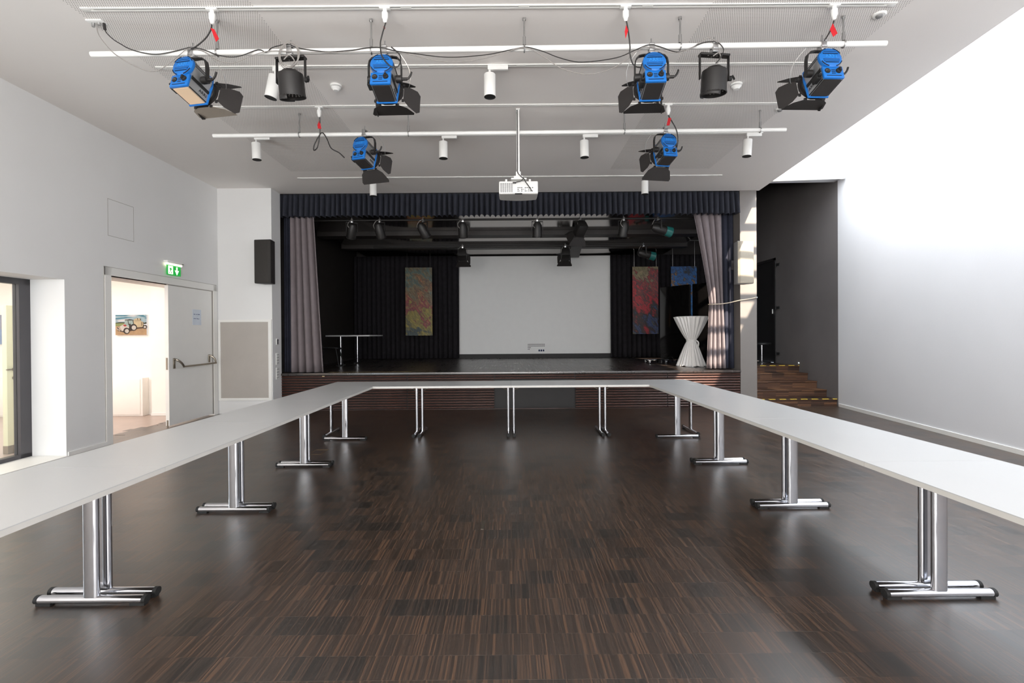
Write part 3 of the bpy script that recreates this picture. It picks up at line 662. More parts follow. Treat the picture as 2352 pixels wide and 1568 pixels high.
MB().cyl((0, 0, .02), (0, 0, 1.07), .03, 12).lathe([(.24, 0), (.24, .015), (.03, .03)], 24).build('pedestal', M_CHROME, ct)
# small stage table, chair and stool
t = thing('stage_table', 'narrow white table with chrome legs on the left of the dark stage', 'table', (-4.02, 12.4, SZ))
MB().box((-.38, -.62, .71), (.68, .62, .74)).build('tabletop', M_TOP, t, bevel=.003)
for x, y in ((-.04, -.55), (.04, .5)):
    MB().cyl((x, y, .03), (x, y, .71), .018, 12).build('leg', M_CHROME, t); MB().box((x - .03, y - .25, 0), (x + .03, y + .25, .03)).build('foot', M_RUBBER, t, bevel=.004)
c = thing('stacking_chair', 'black stacking chair at the small white table on the stage', 'chair', (-4.18, 11.48, SZ), .1)
MB().grid(lambda u, v: ((u - .5)*.44, (v - .5)*.42, .44 + .015*math.cos(PI*(u-.5)) - .02*v), 6, 6).build('seat', M_CHAIR, c); solid(c.children[-1], .02)
MB().grid(lambda u, v: (-.22 - .05*v, (u - .5)*.40, .58 + .25*v), 6, 4).build('backrest', M_CHAIR, c); solid(c.children[-1], .018)
for sx, sy in ((1, 1), (1, -1), (-1, 1), (-1, -1)): MB().cyl((sx*.17, sy*.18, .43), (sx*.25, sy*.21, 0), .011, 8).build('leg', M_RUBBER, c)
for sy in (-1, 1): MB().tube(smooth_path([(-.12, sy*.19, .43), (-.20, sy*.19, .45), (-.25, sy*.19, .60), (-.27, sy*.19, .78)]), .011, 8).build('back_post', M_RUBBER, c)
s = thing('stool', 'black round stool beside the dark door above the steps', 'stool', (6.2, 12.0, SZ))
MB().lathe([(0, .43), (.19, .43), (.21, .45), (.21, .47), (.19, .49), (0, .50)], 28).build('seat', M_CHAIR, s)
MB().cyl((0, 0, .03), (0, 0, .43), .028, 12).build('column', M_CHROME, s); MB().lathe([(.2, 0), (.2, .015), (.04, .04), (0, .04)], 24).build('base', M_CHAIR, s)
# ------------------------------------------------------------------ conference tables
LT, WT, HT, TH = 1.381, .7577, .74, .028
def make_tables():
    g = .0012
    top = MB().box((g, -WT/2 + g, HT - .004), (LT - g, WT/2 - g, HT)).mesh('tabletop', M_TOP, smooth=0)
    edge = MB().box((g, -WT/2 + g, HT - TH), (LT - g, WT/2 - g, HT - .004)).mesh('edge_band', M_EDGE, smooth=0)
    und = MB().box((.03, -WT/2 + .03, HT - TH - .006), (LT - .03, WT/2 - .03, HT - TH)).mesh('underside', M_UNDER, smooth=0)
    def stad(w, d, n=8):   # flat-oval section: w across, d along
        r = d / 2; return [(r*math.cos(a), (w/2 - r) + r*math.sin(a)) for a in [PI*k/n for k in range(n+1)]] + [(r*math.cos(a), -(w/2 - r) + r*math.sin(a)) for a in [PI + PI*k/n for k in range(n+1)]]
    post = MB().prism(stad(.082, .036), lambda u, v, w: (u, v, w), .045, HT - TH - .006).mesh('post', M_CHROME, smooth=40)
    foot = MB().prism([(.024*math.cos(2*PI*k/16), .021*math.sin(2*PI*k/16) + .031) for k in range(16)], lambda u, v, w: (u, w, v), -.285, .285).mesh('foot_tube', M_CHROME, smooth=40)
    cap = MB().prism([(.0255*math.cos(2*PI*k/16), .0225*math.sin(2*PI*k/16) + .031) for k in range(16)], lambda u, v, w: (u, w, v), .282, .302).box((-.016, .215, 0), (.016, .295, .018)).mesh('end_cap', M_RUBBER, smooth=40)
    brace = MB().cyl((.02, 0, HT - .10), (.13, 0, HT - TH - .012), .008, 8).cbox((.10, 0, HT - TH - .012), (.12, .05, .012)).mesh('fold_brace', M_STEEL)
    bra2 = MB().cbox((0, 0, HT - TH - .012), (.07, .40, .012)).mesh('leg_plate', M_STEEL, smooth=0)
    return top, edge, und, post, foot, cap, brace, bra2
TM = make_tables()
def conf_table(x, y, rz, label, group):
    t = thing('conference_table', label, 'table', (x, y, 0), rz, group)
    tp_ = link('tabletop', TM[0], t); link('edge_band', TM[1], tp_); link('underside', TM[2], tp_)
    for xx, s in ((.042, 1), (LT - .042, -1)):
        l = link('leg', TM[3], t, (xx, 0, 0)); f = link('foot', TM[4], t, (xx, 0, 0))
        link('end_cap', TM[5], f); link('end_cap', TM[5], f, rot=(0, 0, PI))
        link('fold_brace', TM[6], l, rot=(0, 0, 0 if s > 0 else PI)); link('leg_plate', TM[7], l)
    return t
yb, xl_, xr_, xb = 6.8545, -1.9049, 1.9641, -2.7437
for k, w in enumerate(('left corner table of the row in front of the stage', 'second table from the left in the row in front of the stage', 'third table from the left in the row in front of the stage', 'right corner table of the row in front of the stage')):
    LR = (xr_ + xl_ * -1 + 2*WT) / 4
    conf_table(xl_ - WT + k*LR, yb + WT/2, 0, 'white folding table, ' + w, 'tables in the row before the stage').scale.x = LR / LT
nm = ('farthest table of the {} row, at the corner', 'second farthest table of the {} row', 'table of the {} row nearer the camera', 'table of the {} row nearest the camera, cut by the frame')
for side, xx in (('left', xl_ - WT/2), ('right', xr_ + WT/2)):
    for k in range(4):
        conf_table(xx, yb - (k+1)*LT - .001, PI/2, 'white folding table, ' + nm[k].format(side), f'tables in the {side} row')
#@@PART3
# ------------------------------------------------------------------ ceiling tracks, spots, detectors
TY = (4.17, 5.08, 5.96, 6.84, 8.66)
TX = ((-3.56, 3.27), (-3.58, 3.30), (-3.52, 3.36), (-3.45, 3.52), (-3.66, 3.75))
for y, (a, b), w in zip(TY, TX, ('nearest the camera', 'second from the camera', 'third from the camera', 'fourth, just behind the rear lighting bar', 'nearest the stage')):
    t = thing('lighting_track', 'white ceiling light track, ' + w, 'track', (0, y, ZC), 0, 'ceiling light tracks')
    MB().box((a, -.022, -.010), (b, -.007, .01)).box((a, .007, -.010), (b, .022, .01)).box((a, -.007, -.003), (b, .007, .01)).build('rail_profile', M_PLASTW, t, smooth=0)
    MB().box((a + .06, -.007, -.0035), (b - .06, .007, -.0028)).build('slot', M_RUBBER, t, smooth=0)
    for x in (a, b): MB().cbox((x, 0, -.004), (.07, .05, .014)).build('end_cap', M_PLASTW, t, bevel=.002)
    for x in (-.85, .15, 1.2): MB().cbox((x, 0, -.006), (.09, .012, .010)).build('connector', M_PLASTW, t, smooth=0)
ad = MB().box((-.02, -.018, -.052), (.19, .018, -.008)).box((-.005, -.012, -.008), (.17, .012, .002)).mesh('adapter', M_WHITE, bevel=.003)
stem = MB().cyl((0, 0, -.11), (0, 0, -.05), .011, 10).mesh('stem', M_WHITE)
R_ = .060
can = MB().lathe([(0, 0), (R_ - .004, 0), (R_, -.004), (R_, -.226), (R_ - .003, -.23), (R_ - .006, -.23), (R_ - .008, -.215)], 32).mesh('spot_body', M_WHITE)
refl = MB().lathe([(R_ - .008, -.226), (R_ - .022, -.19), (.02, -.15), (0, -.15)], 28).mesh('reflector', M_REFL)
rim = MB().lathe([(R_ - .0015, -.2285), (R_ - .0005, -.233), (R_ - .010, -.233), (R_ - .012, -.222)], 32).mesh('rim', M_RUBBER)
for u, Y, tilt, lab in ((632, 5.08, -.22, 'white track spotlight tilted to the left behind the black can lamp'), (1125, 5.08, 0, 'white track spotlight on the second track, above the projector'),
        (587, 6.84, .03, 'white track spotlight at the left end of the rear lighting bar'), (1017, 6.84, 0, 'white track spotlight left of the projector pole'),
        (1341, 6.84, .02, 'white track spotlight right of the projector pole'), (1717, 6.84, -.06, 'white track spotlight at the right end of the rear lighting bar'),
        (855, 8.66, 0, 'white track spotlight before the valance, left of the projector'), (1480, 8.66, 0, 'white track spotlight before the valance, right of the projector')):
    x = P(u, 200, Y).x
    t = thing('track_spotlight', lab, 'spotlight', (x, Y, ZC), 0, 'white track spotlights')
    link('adapter', ad, t); link('stem', stem, t)
    b = link('spot_body', can, t, (0, 0, -.095), (.02, tilt * -1, 0)); link('reflector', refl, b); link('rim', rim, b)
for X, Y, lab in ((-1.90, 5.47, 'white smoke detector on the ceiling left of centre'), (2.57, 5.50, 'white smoke detector on the perforated strip on the right')):
    t = thing('smoke_detector', lab, 'detector', (X, Y, ZC), 0, 'smoke detectors')
    MB().lathe([(0, 0), (.062, 0), (.062, -.012), (.05, -.018), (0, -.018)], 28).build('base', M_WHITE, t)
    MB().lathe([(.046, -.018), (.046, -.03), (0, -.03)], 28).build('smoke_inlet', M_FRAME, t)
    MB().lathe([(.052, -.024), (.054, -.032), (.034, -.05), (.03, -.06), (0, -.062)], 28).build('cover', M_WHITE, t)
for X, Y, lab in ((-3.54, 6.13, 'small white sensor on the ceiling below the leftmost blue lamp'), (3.40, 6.12, 'small white sensor on the ceiling below the rightmost blue lamp'), (3.27, 4.31, 'white sensor on the ceiling near the right end of the front track')):
    t = thing('motion_sensor', lab, 'sensor', (X, Y, ZC), 0, 'ceiling sensors')
    MB().lathe([(0, 0), (.055, 0), (.055, -.008), (.045, -.015), (0, -.015)], 24).build('base', M_WHITE, t); MB().lathe([(.028, -.015), (.024, -.028), (0, -.036)], 20).build('lens_dome', M_PROJG, t)
t = thing('recessed_downlight', 'tiny round ceiling fitting right of the rear left blue lamp', 'light', (-1.92, 7.75, ZC))
MB().lathe([(0, -.001), (.03, -.001), (.05, -.006), (.055, 0)], 24).build('ring', M_WHITE, t); MB().lathe([(0, -.002), (.028, -.002)], 16).build('lens', M_PROJG, t)
# ------------------------------------------------------------------ lighting bars with hangers
def bar(Y, a, b, za, zb, hangers, label):
    t = thing('lighting_bar', label, 'lighting bar', (0, Y, za), 0, 'lighting bars')
    zf = lambda x: (zb - za) * (x - a) / (b - a)
    MB().cyl((a, 0, 0), (b, 0, zb - za), .0242, 20).build('tube', M_WHITE, t)
    for x in hangers:
        h = MB().cyl((x, 0, zf(x) + .07), (x, 0, ZC - za), .008, 10).cyl((x, 0, ZC - za - .02), (x, 0, ZC - za), .015, 10).build('hanger_rod', M_ZINC, t)
        MB().cyl((x, 0, zf(x) + .03), (x, 0, zf(x) + .10), .014, 12).tube([(x, .03*math.cos(2*PI*k/14), zf(x) + .03*math.sin(2*PI*k/14)) for k in range(14)], .006, 6, closed=True).build('pipe_clip', M_ZINC, h)
    return t
bar(4.33, -3.653, 3.344, 3.947, 3.995, (-2.545, -1.19, .157, 1.53, 2.97), 'long white pipe carrying the front lamps under the ceiling')
bar(6.15, -3.676, 3.492, 3.967, 3.994, (-2.6, -1.235, .128, 1.47, 3.17), 'long white pipe carrying the two rear lamps under the ceiling')
# ------------------------------------------------------------------ blue fresnel lamps
PV = -.255
def fres_meshes():
    d = {}
    ZB, ZM, ZK = -.155, -.05, .05       # bottom, top of the rear plate, centre of the rear cap
    sec = [(-.085, ZB + .006), (.085, ZB + .006), (.085, ZM), (.094, ZK - .03), (.097, ZK), (.092, ZK + .035), (.070, ZK + .072), (.035, ZK + .092), (-.035, ZK + .092), (-.070, ZK + .072), (-.092, ZK + .035), (-.097, ZK), (-.094, ZK - .03), (-.085, ZM)]
    d['housing'] = MB().prism(sec, lambda u, v, w: (u, w, v), -.10, .095).mesh('housing', M_ALU, smooth=30)
    for nm_, s in (('cooling_slot_l', -1), ('cooling_slot_r', 1)):
        m = MB(); m.box((s*.084, -.095, ZM - .014), (s*.0935, .09, ZM + .012)); m.box((s*.0935, -.095, ZK + .012), (s*.0978, .09, ZK + .016)); m.box((s*.083, -.095, ZK + .034), (s*.0945, .09, ZK + .038)); m.box((s*.083, -.095, ZB + .004), (s*.088, .09, ZB + .012))
        m.box((s*.084, -.094, ZM + .012), (s*.088, -.088, ZK + .034))
        d[nm_] = m.mesh('cooling_slot', M_RUBBER, smooth=0)
    for nm_, mm in (('bottom_panel', M_BARN), ('bottom_panel_lit', M_BEIGE)): d[nm_] = MB().box((-.074, -.093, ZB - .001), (.074, .09, ZB + .008)).mesh('bottom_panel', mm, smooth=0)
    rear = MB().box((-.088, -.122, ZB), (.088, -.10, ZM + .012))
    d['rear_plate'] = rear.mesh('rear_plate', M_BLUE, bevel=.004)
    m = MB()
    for z, h in ((ZB + .022, .06), (ZB + .045, .012), (ZB + .062, .012), (ZB + .079, .012)): m.box((-h - .004, -.1235, z - .0035), (h + .004, -.1215, z + .0035))
    d['plate_groove'] = m.mesh('plate_groove', M_BLUED, smooth=0)
    RX = Matrix.Rotation(PI/2, 3, 'X')
    cap = MB().lathe([(0, .0), (.098, .0), (.100, .006), (.098, .026), (.091, .032), (0, .034)], 40, (0, -.10, ZK), RX)
    for z in (.062, .044, -.030, -.046):
        hw = math.sqrt(max(.0, .09**2 - z**2)) * .82; cap.box((-hw, -.138, ZK + z - .0042), (hw, -.133, ZK + z + .0042))
    d['rear_cap'] = cap.mesh('rear_cap', M_BLUE, smooth=40)
    m = MB()
    for z in (.070, .053, .036, -.022, -.038, -.054):
        hw = math.sqrt(max(0, .09**2 - z**2)) * .80; m.box((-hw, -.1353, ZK + z - .0036), (hw, -.1335, ZK + z + .0036))
    for a0, a1 in ((205, 250), (290, 335), (25, 70), (110, 155)):
        m.tube([(.095*math.cos(math.radians(a)), -.1325, ZK + .095*math.sin(math.radians(a))) for a in range(a0, a1 + 1, 5)], .0042, 6)
    d['cap_groove'] = m.mesh('cap_groove', M_BLUED, smooth=40)
    d['front_frame'] = MB().prism([(-.093, ZB - .006), (.093, ZB - .006), (.104, .02), (.092, ZK + .06), (.05, ZK + .1), (-.05, ZK + .1), (-.092, ZK + .06), (-.104, .02)], lambda u, v, w: (u, w, v), .095, .110).mesh('front_frame', M_BLUE, bevel=.003)
    RF = Matrix.Rotation(-PI/2, 3, 'X')
    d['lens_collar'] = MB().lathe([(.0, .0), (.100, .0), (.108, .01), (.108, .045), (.098, .045), (.098, .02), (0, .02)][::-1], 36, (0, .110, -.01), RF).mesh('lens_collar', M_LBLACK)
    d['lens'] = MB().lathe([(.097, .02), (.07, .034), (0, .045)], 32, (0, .110, -.01), RF).mesh('lens', M_GLASSL)
    ring = MB(); N = 24; oc = lambda a: .126 / max(abs(math.cos(((a + PI/8) % (PI/4)) - PI/8)), .5)
    vs = []; 
    for k in range(N):
        a = 2*PI*k/N
        for rr_, yy in ((.104, .148), (oc(a), .148), (oc(a), .153), (.104, .153)): vs.append((rr_*math.cos(a), yy, rr_*math.sin(a) - .01))
    ring._add(vs, [(4*k + q, 4*((k+1) % N) + q, 4*((k+1) % N) + (q+1) % 4, 4*k + (q+1) % 4) for k in range(N) for q in range(4)])
    for k in range(4):
        R = Matrix.Rotation(k*PI/2, 3, 'Y')
        for x in (-.08, .08):
            ring._add([R @ Vector(v) + Vector((0, 0, -.01)) for v in ((x-.012, .147, -.135), (x+.012, .147, -.135), (x+.012, .158, -.135), (x-.012, .158, -.135), (x-.012, .147, -.115), (x+.012, .147, -.115), (x+.012, .158, -.115), (x-.012, .158, -.115))], [(0,1,2,3), (4,5,6,7), (0,1,5,4), (1,2,6,5), (2,3,7,6), (3,0,4,7)])
    d['barn_frame'] = ring.mesh('barn_frame', M_BARN, smooth=0)
    big = [(-.095, 0), (.095, 0), (.15, .05), (.195, .16), (.185, .19), (-.185, .19), (-.195, .16), (-.15, .05)]
    small = [(-.07, 0), (.07, 0), (.105, .06), (.12, .15), (.09, .185), (-.09, .185), (-.12, .15), (-.105, .06)]
    for n_, pl in (('big', big), ('small', small)):
        d['flap_' + n_] = MB().prism(pl, lambda u, v, w: (u, v, w), -.0012, .0012).tube([(.06, .01, .004), (.065, -.006, .014), (.05, -.016, .006)], .0035, 6).mesh('barn_door', M_BARN, smooth=0)
    d['flap_lit'] = MB().prism(big, lambda u, v, w: (u, v, w), -.0012, .0012).mesh('barn_door', M_BARNLIT, smooth=0)
    arc = [(-.145, 0, PV - .02), (-.145, 0, -.14), (-.135, 0, -.095), (-.11, 0, -.068), (-.07, 0, -.06), (.07, 0, -.06), (.11, 0, -.068), (.135, 0, -.095), (.145, 0, -.14), (.145, 0, PV - .02)]
    y = MB()
    for i in range(len(arc) - 1):
        p, q = Vector(arc[i]), Vector(arc[i+1]); n = (q - p).cross(Vector((0, 1, 0))).normalized() * .004; w = Vector((0, .02, 0))
        y._add([p-n-w, q-n-w, q+n-w, p+n-w, p-n+w, q-n+w, q+n+w, p+n+w], [(0,1,2,3),(4,7,6,5),(0,4,5,1),(1,5,6,2),(2,6,7,3),(3,7,4,0)])
    for s in (-1, 1): y.cyl((s*.150, 0, PV), (s*.10, 0, PV), .032, 20)
    d['yoke'] = y.mesh('yoke', M_LBLACK, smooth=30)
    d['clamp'] = MB().box((-.026, -.035, -.058), (.026, .035, -.024)).box((-.022, .024, -.03), (.022, .036, .03)).box((-.022, -.036, -.03), (.022, -.026, .02)).box((-.022, -.036, .018), (.022, .036, .034)).cyl((0, 0, .03), (0, 0, .085), .006, 8).cyl((0, 0, -.075), (0, 0, -.055), .011, 8).mesh('clamp', M_ZINC, bevel=.003)
    d['tilt_handle'] = MB().cyl((.15, 0, PV), (.195, 0, PV), .013, 12).tube(smooth_path([(.185, 0, PV), (.205, .0, PV + .005), (.225, 0, PV + .03), (.235, .0, PV + .06)]), .009, 8).mesh('tilt_handle', M_LBLACK)
    d['switch'] = MB().lathe([(0, 0), (.024, 0), (.022, .014), (.014, .02), (0, .022)], 20, (.045, -.122, -.085), RX).box((.037, -.152, -.102), (.053, -.139, -.068)).mesh('switch', M_RUBBER)
    d['badge'] = MB().lathe([(0, 0), (.024, 0), (.024, .005), (0, .006)], 24, (-.05, -.122, -.085), RX).mesh('badge', M_RUBBER)
    d['plug_box'] = MB().box((-.125, -.085, -.13), (-.084, -.015, -.085)).cyl((-.105, -.11, -.107), (-.105, -.08, -.107), .012, 10).mesh('plug_box', M_RUBBER, bevel=.005)
    d['badge_lettering'] = text_mesh('ST1', .024, M_ZINC)
    d['cap_lettering'] = text_mesh('ARRI', .046, mat('pale_blue_relief', (48, 140, 214), .42), .002)
    d['side_lettering'] = text_mesh('ARRI', .04, M_PRINT)
    return d
FM = fres_meshes()
def fresnel(u, v, Y, pan, tilt, label, beige=False, flaps=(0, .12, .25, .12), safety=1):
    p = P(u, v, Y)
    t = thing('fresnel_spotlight', label, 'stage light', p, -math.radians(pan), 'blue fresnel spotlights')
    link('clamp', FM['clamp'], t); yk = link('yoke', FM['yoke'], t); link('tilt_handle', FM['tilt_handle'], yk)
    T = Matrix.Translation((0, 0, PV)) @ Matrix.Rotation(-math.radians(tilt), 4, 'X')
    def hp(name, key, par=None, M=None):
        o = link(name, FM[key], par or t)
        if par is None: o.matrix_local = T @ (M or Matrix())
        elif M is not None: o.matrix_local = M
        return o
    h = hp('housing', 'housing'); hp('cooling_slot', 'cooling_slot_l', h); hp('cooling_slot', 'cooling_slot_r', h); b = hp('bottom_panel', 'bottom_panel_lit' if beige else 'bottom_panel', h)
    hp('front_frame', 'front_frame', h); hp('plug_box', 'plug_box', h)
    for s in (-1, 1):
        hp('side_lettering', 'side_lettering', h, Matrix.Translation((s*.0855, .040, -.10)) @ Matrix.Rotation(s*PI/2, 4, 'Z') @ Matrix.Rotation(PI/2, 4, 'X'))
    c = hp('rear_cap', 'rear_cap'); hp('cap_groove', 'cap_groove', c)
    hp('cap_lettering', 'cap_lettering', c, Matrix.Translation((0, -.1345, .057)) @ Matrix.Rotation(PI/2, 4, 'X'))
    r = hp('rear_plate', 'rear_plate'); hp('plate_groove', 'plate_groove', r); hp('switch', 'switch', r); hp('badge', 'badge', r)
    hp('badge_lettering', 'badge_lettering', r, Matrix.Translation((-.05, -.1285, -.085)) @ Matrix.Rotation(PI/2, 4, 'X'))
    l = hp('lens_collar', 'lens_collar'); hp('lens', 'lens', l)
    f = hp('barn_frame', 'barn_frame')
    for k in range(4):
        key = 'flap_big' if k % 2 == 0 else 'flap_small'
        if beige and k == 0: key = 'flap_lit'
        M = Matrix.Rotation(-k*PI/2, 4, 'Y') @ Matrix.Translation((0, .158, -.128)) @ Matrix.Rotation(-flaps[k], 4, 'X')
        M = Matrix.Translation((0, 0, -.01)) @ M
        hp('barn_door', key, f, M)
    if safety:
        s = 1 if p.x < 0 else -1
        MB().tube(smooth_path([(s*.05, .02, .03), (s*.13, .04, -.02), (s*.19, .12, -.12), (s*.17, .19, -.22), (s*.12, .215, PV + .02), (s*.06, .22, PV + .09)]), .0028, 6).build('safety_wire', M_ZINC, t)
    return t
# k: 0 bottom, 1 left..., flaps open outwards
fresnel(443, 121, 4.33, 11, 16, 'blue and silver stage lamp at the far left of the front bar, underside tinted as lit', beige=True, flaps=(-.27, .7, .5, .15))
fresnel(884, 116, 4.33, 2, 16, 'blue stage lamp on the front bar left of centre', flaps=(-.27, .7, .5, .12))
fresnel(1496, 111, 4.33, 2, 16, 'blue stage lamp on the front bar right of centre', flaps=(-.27, .2, .5, .6))
fresnel(1888, 103, 4.33, -2, 16, 'blue stage lamp at the far right of the front bar', flaps=(-.27, .2, .5, .6))
fresnel(838, 305, 6.15, 17, 14, 'blue stage lamp on the rear bar, left of the projector', flaps=(.5, .3, .4, .3))
fresnel(1527, 298, 6.15, -10, 14, 'blue stage lamp on the rear bar, right of the projector', flaps=(.5, .3, .4, .3))
# black can lamps on the front bar
def par(u, v, Y, label, pan, tilt, coil):
    t = thing('par_can', label, 'stage light', P(u, v, Y), pan, 'black can lamps on the front bar')
    link('clamp', FM['clamp'], t)
    a = MB()
    for s in (-1, 1): a.box((s*.132 - .004, -.018, -.29), (s*.132 + .004, .018, -.075))
    a.box((-.136, -.03, -.083), (.136, .03, -.065)); yk = a.build('yoke', M_LBLACK, t, bevel=.006)
    h = MB()
    for k in range(4): h.cyl((-.06 + .04*k, -.012 + .02*(k % 2), -.0845), (-.06 + .04*k, -.012 + .02*(k % 2), -.0835), .006, 8)
    h.build('yoke_hole', M_ZINC, yk)
    MB().cyl((.136, 0, -.27), (.158, 0, -.27), .022, 14).tube([(.15, 0, -.27), (.165, -.01, -.25), (.175, -.02, -.285)], .010, 6).build('tilt_knob', M_RUBBER, yk)
    T = Matrix.Translation((0, 0, -.27)) @ Matrix.Rotation(tilt, 4, 'X')
    b = MB().lathe([(0, .085), (.06, .085), (.075, .072), (.104, .055), (.108, .03), (.108, -.125), (.112, -.127), (.112, -.135), (.104, -.135), (.104, -.10), (0, -.10)], 36).build('housing', M_LBLACK, t); b.matrix_local = T
    MB().lathe([(0, -.101), (.102, -.101), (.102, -.106), (0, -.106)], 32).build('lens_plate', M_RUBBER, b)
    led = MB(); rnd = random.Random(5)
    for ring, n in ((0, 1), (.03, 6), (.06, 12), (.086, 18)):
        for k in range(n):
            x, y = ring*math.cos(2*PI*k/n), ring*math.sin(2*PI*k/n); led.cyl((x, y, -.109), (x, y, -.105), .005, 6)
    led.build('light_emitters', M_WHITE, b)
    hood = MB().grid(lambda u_, v_: (0.111*math.cos(PI*(.62 + .9*u_)), 0.111*math.sin(PI*(.62 + .9*u_)), -.13 - .045*v_*(.3 + .7*u_)), 14, 2).build('half_shade', M_LBLACK, b); solid(hood, .002)
    MB().tube(smooth_path([(0, 0, .08), (.02, 0, .12), (.05, .0, .16), (.02, -.02, .20), (-.03, -.02, .17)]), .005, 6).build('inlet_lead', M_CABLEG, b)
    if coil:
        q = MB()
        for k in range(3): q.tube([(.09*math.cos(2*PI*i/20) + .01*k, -.04 - .006*k, -.07 + (.12 - .008*k)*math.sin(2*PI*i/20)) for i in range(20)], .0042, 6, closed=True)
        q.build('coiled_lead', M_CABLEG, t)
    return t
par(668, 115, 4.33, 'black can lamp with coiled grey lead on the front bar, at left', -.12, .20, True)
par(1640, 108, 4.33, 'black can lamp on the front bar, at right', .10, .12, False)
# ------------------------------------------------------------------ track plugs with cords and red tags
def rel(o): 
    o = Vector(o); return lambda v: v - o
def plug(u, v, Ya, Yb, cords, tagq, label):
    o = P(u, v, Ya); o.z = ZC
    t = thing('track_plug', label, 'plug', o, 0, 'white track plugs with tagged cords')
    MB().box((-.045, -.022, -.022), (.045, .022, -.004)).build('adapter', M_WHITE, t, bevel=.004)
    MB().lathe([(0, -.02), (.017, -.02), (.017, -.045), (.026, -.05), (.026, -.095), (.02, -.105), (.016, -.125), (.009, -.135), (0, -.135)], 24).build('socket_body', M_WHITE, t)
    n = max(len(c) for c in cords)
    cb = MB(rel(o))
    for ci, c in enumerate(cords):
        pts = [P(a, b, Ya + (Yb - Ya) * min(1, (i + 4*ci) / 4)) for i, (a, b) in enumerate(c)]
        if ci == 0: pts = [Vector((o.x, o.y, ZC - .13))] + pts
        cb.tube(smooth_path(pts), .0058 if Ya < 5 else .007, 8)
    k = cb.build('cord', M_CABLE, t)
    pts = [P(a, b, Ya + .01) for a, b in tagq]
    mb = MB(rel(o)); d = Vector((0, .002, 0)); mb._add(pts + [q + d for q in pts], [(0,1,2,3), (7,6,5,4), (0,4,5,1), (1,5,6,2), (2,6,7,3), (3,7,4,0)]); mb.build('red_tag', M_RED, k, smooth=0)
plug(487, 20, 4.17, 4.29, [[(486,52),(485,66),(473,87),(450,107),(438,112)]], [(483.6,64),(492,67),(503,89),(496,96)], 'white track plug with red tag above the leftmost blue lamp')
plug(884, 18, 4.17, 4.20, [[(886,51),(878,79),(873.6,102),(878,130),(898.6,153),(916,150.5),(919,127.6),(898.6,108)]], [(880.5,61),(883,59),(885,64),(882,69)], 'white track plug with small red tag above the lamp left of centre')
plug(1437, 13, 4.17, 4.25, [[(1438,46),(1443,71),(1447,107),(1446.4,121),(1452,143),(1461,153),(1474,155)]], [(1438,57),(1443,70),(1436.6,89),(1435,72)], 'white track plug with narrow red tag above the lamp right of centre')
plug(1916, 8, 4.17, 4.29, [[(1917,41),(1913,56),(1904,76.5),(1893,94)]], [(1913,53.6),(1924,76.5),(1914,84.7),(1906,67.6)], 'white track plug with large red tag above the rightmost blue lamp')
plug(733, 247, 5.96, 6.08, [[(734.3,269),(735,294),(734,312),(729,338),(721,345),(722,333),(731,315),(740,304.6),(750,317),(760.6,340),(778.5,350.5),(791,362)]], [(734,274),(729,287),(730,295),(738,296)], 'white track plug with looped cord feeding the rear left blue lamp')
plug(1535, 238, 5.96, 6.08, [[(1534,261),(1538,270),(1553,297),(1557,322),(1554,343)]], [(1535,270),(1542,271),(1537.8,288),(1531,288)], 'white track plug with cord feeding the rear right blue lamp')
# ceiling connector plate and the two leads draped along the front bar
o = P(222, 50, 4.34); o.z = ZC
t = thing('connector_plate', 'white ceiling plate with two leads at the far left of the front bar', 'socket', o)
MB().box((-.07, -.04, -.012), (.07, .04, 0)).build('plate', M_WHITE, t, bevel=.003)
MB().cyl((0.02, 0, -.012), (.02, 0, -.03), .014, 12).cyl((-.03, 0, -.012), (-.03, 0, -.045), .012, 12).build('jack', M_ZINC, t)
t = thing('power_lead', 'thin black lead swagging along the front lighting bar', 'cable', P(240, 62, 4.30))
o = t.location.copy(); mb = MB(rel(o))
mb.tube([P(239, 54, 4.31), P(241, 68, 4.31)], .012, 8)
L1 = [(240,66),(246,77),(261,91),(277,101),(295,111),(323,120),(358.6,124.5),(397,118.6),(432.6,110),(455,111),(473,116),(499,126),(529.5,131),(555,127.5),(593,114),(611,120),(624,110),(640,105),(660,101.5),(685,110),(723,116),(758,118.6),(809,115),(842,110),(873,109),(915,118),(960,124),(1000,129.5),(1039,131.4),(1085,129),(1128,124),(1165,116),(1200,108.4),(1220,110),(1250,119),(1281,131.4),(1320,141.6),(1350,142),(1389,137.5),(1425,130),(1461,114),(1489,103),(1512,106),(1550,119),(1573,116),(1612,99),(1634,95.5),(1650,98),(1662,114),(1654,134),(1644,145)]
mb.tube(smooth_path([P(a, b, 4.295) for a, b in L1], 4), .0042, 6); mb.build('lead', M_CABLE, t)
t = thing('signal_lead', 'thin grey lead hanging in loops below the front lighting bar', 'cable', P(222, 60, 4.30))
o = t.location.copy(); mb = MB(rel(o))
L2 = [(222,58),(228,82),(256,117),(277,133),(307,150.5),(346,164),(374,156),(410,128),(433,112),(466,117),(499,138),(535,145),(575,129),(620,117),(690,119),(780,120),(860,118),(905,119),(942,125),(1000,139),(1052,142),(1090,138),(1128,130),(1165,119),(1192,110),(1217,112),(1245,128),(1274,148),(1300,161),(1345,170.5),(1380,166),(1416,152),(1461,120),(1479,108),(1510,111),(1550,122),(1586,111),(1618,90),(1630,87.5),(1650,98)]
mb.tube(smooth_path([P(a, b, 4.285) for a, b in L2], 4), .0038, 6); mb.build('lead', M_CABLEG, t)
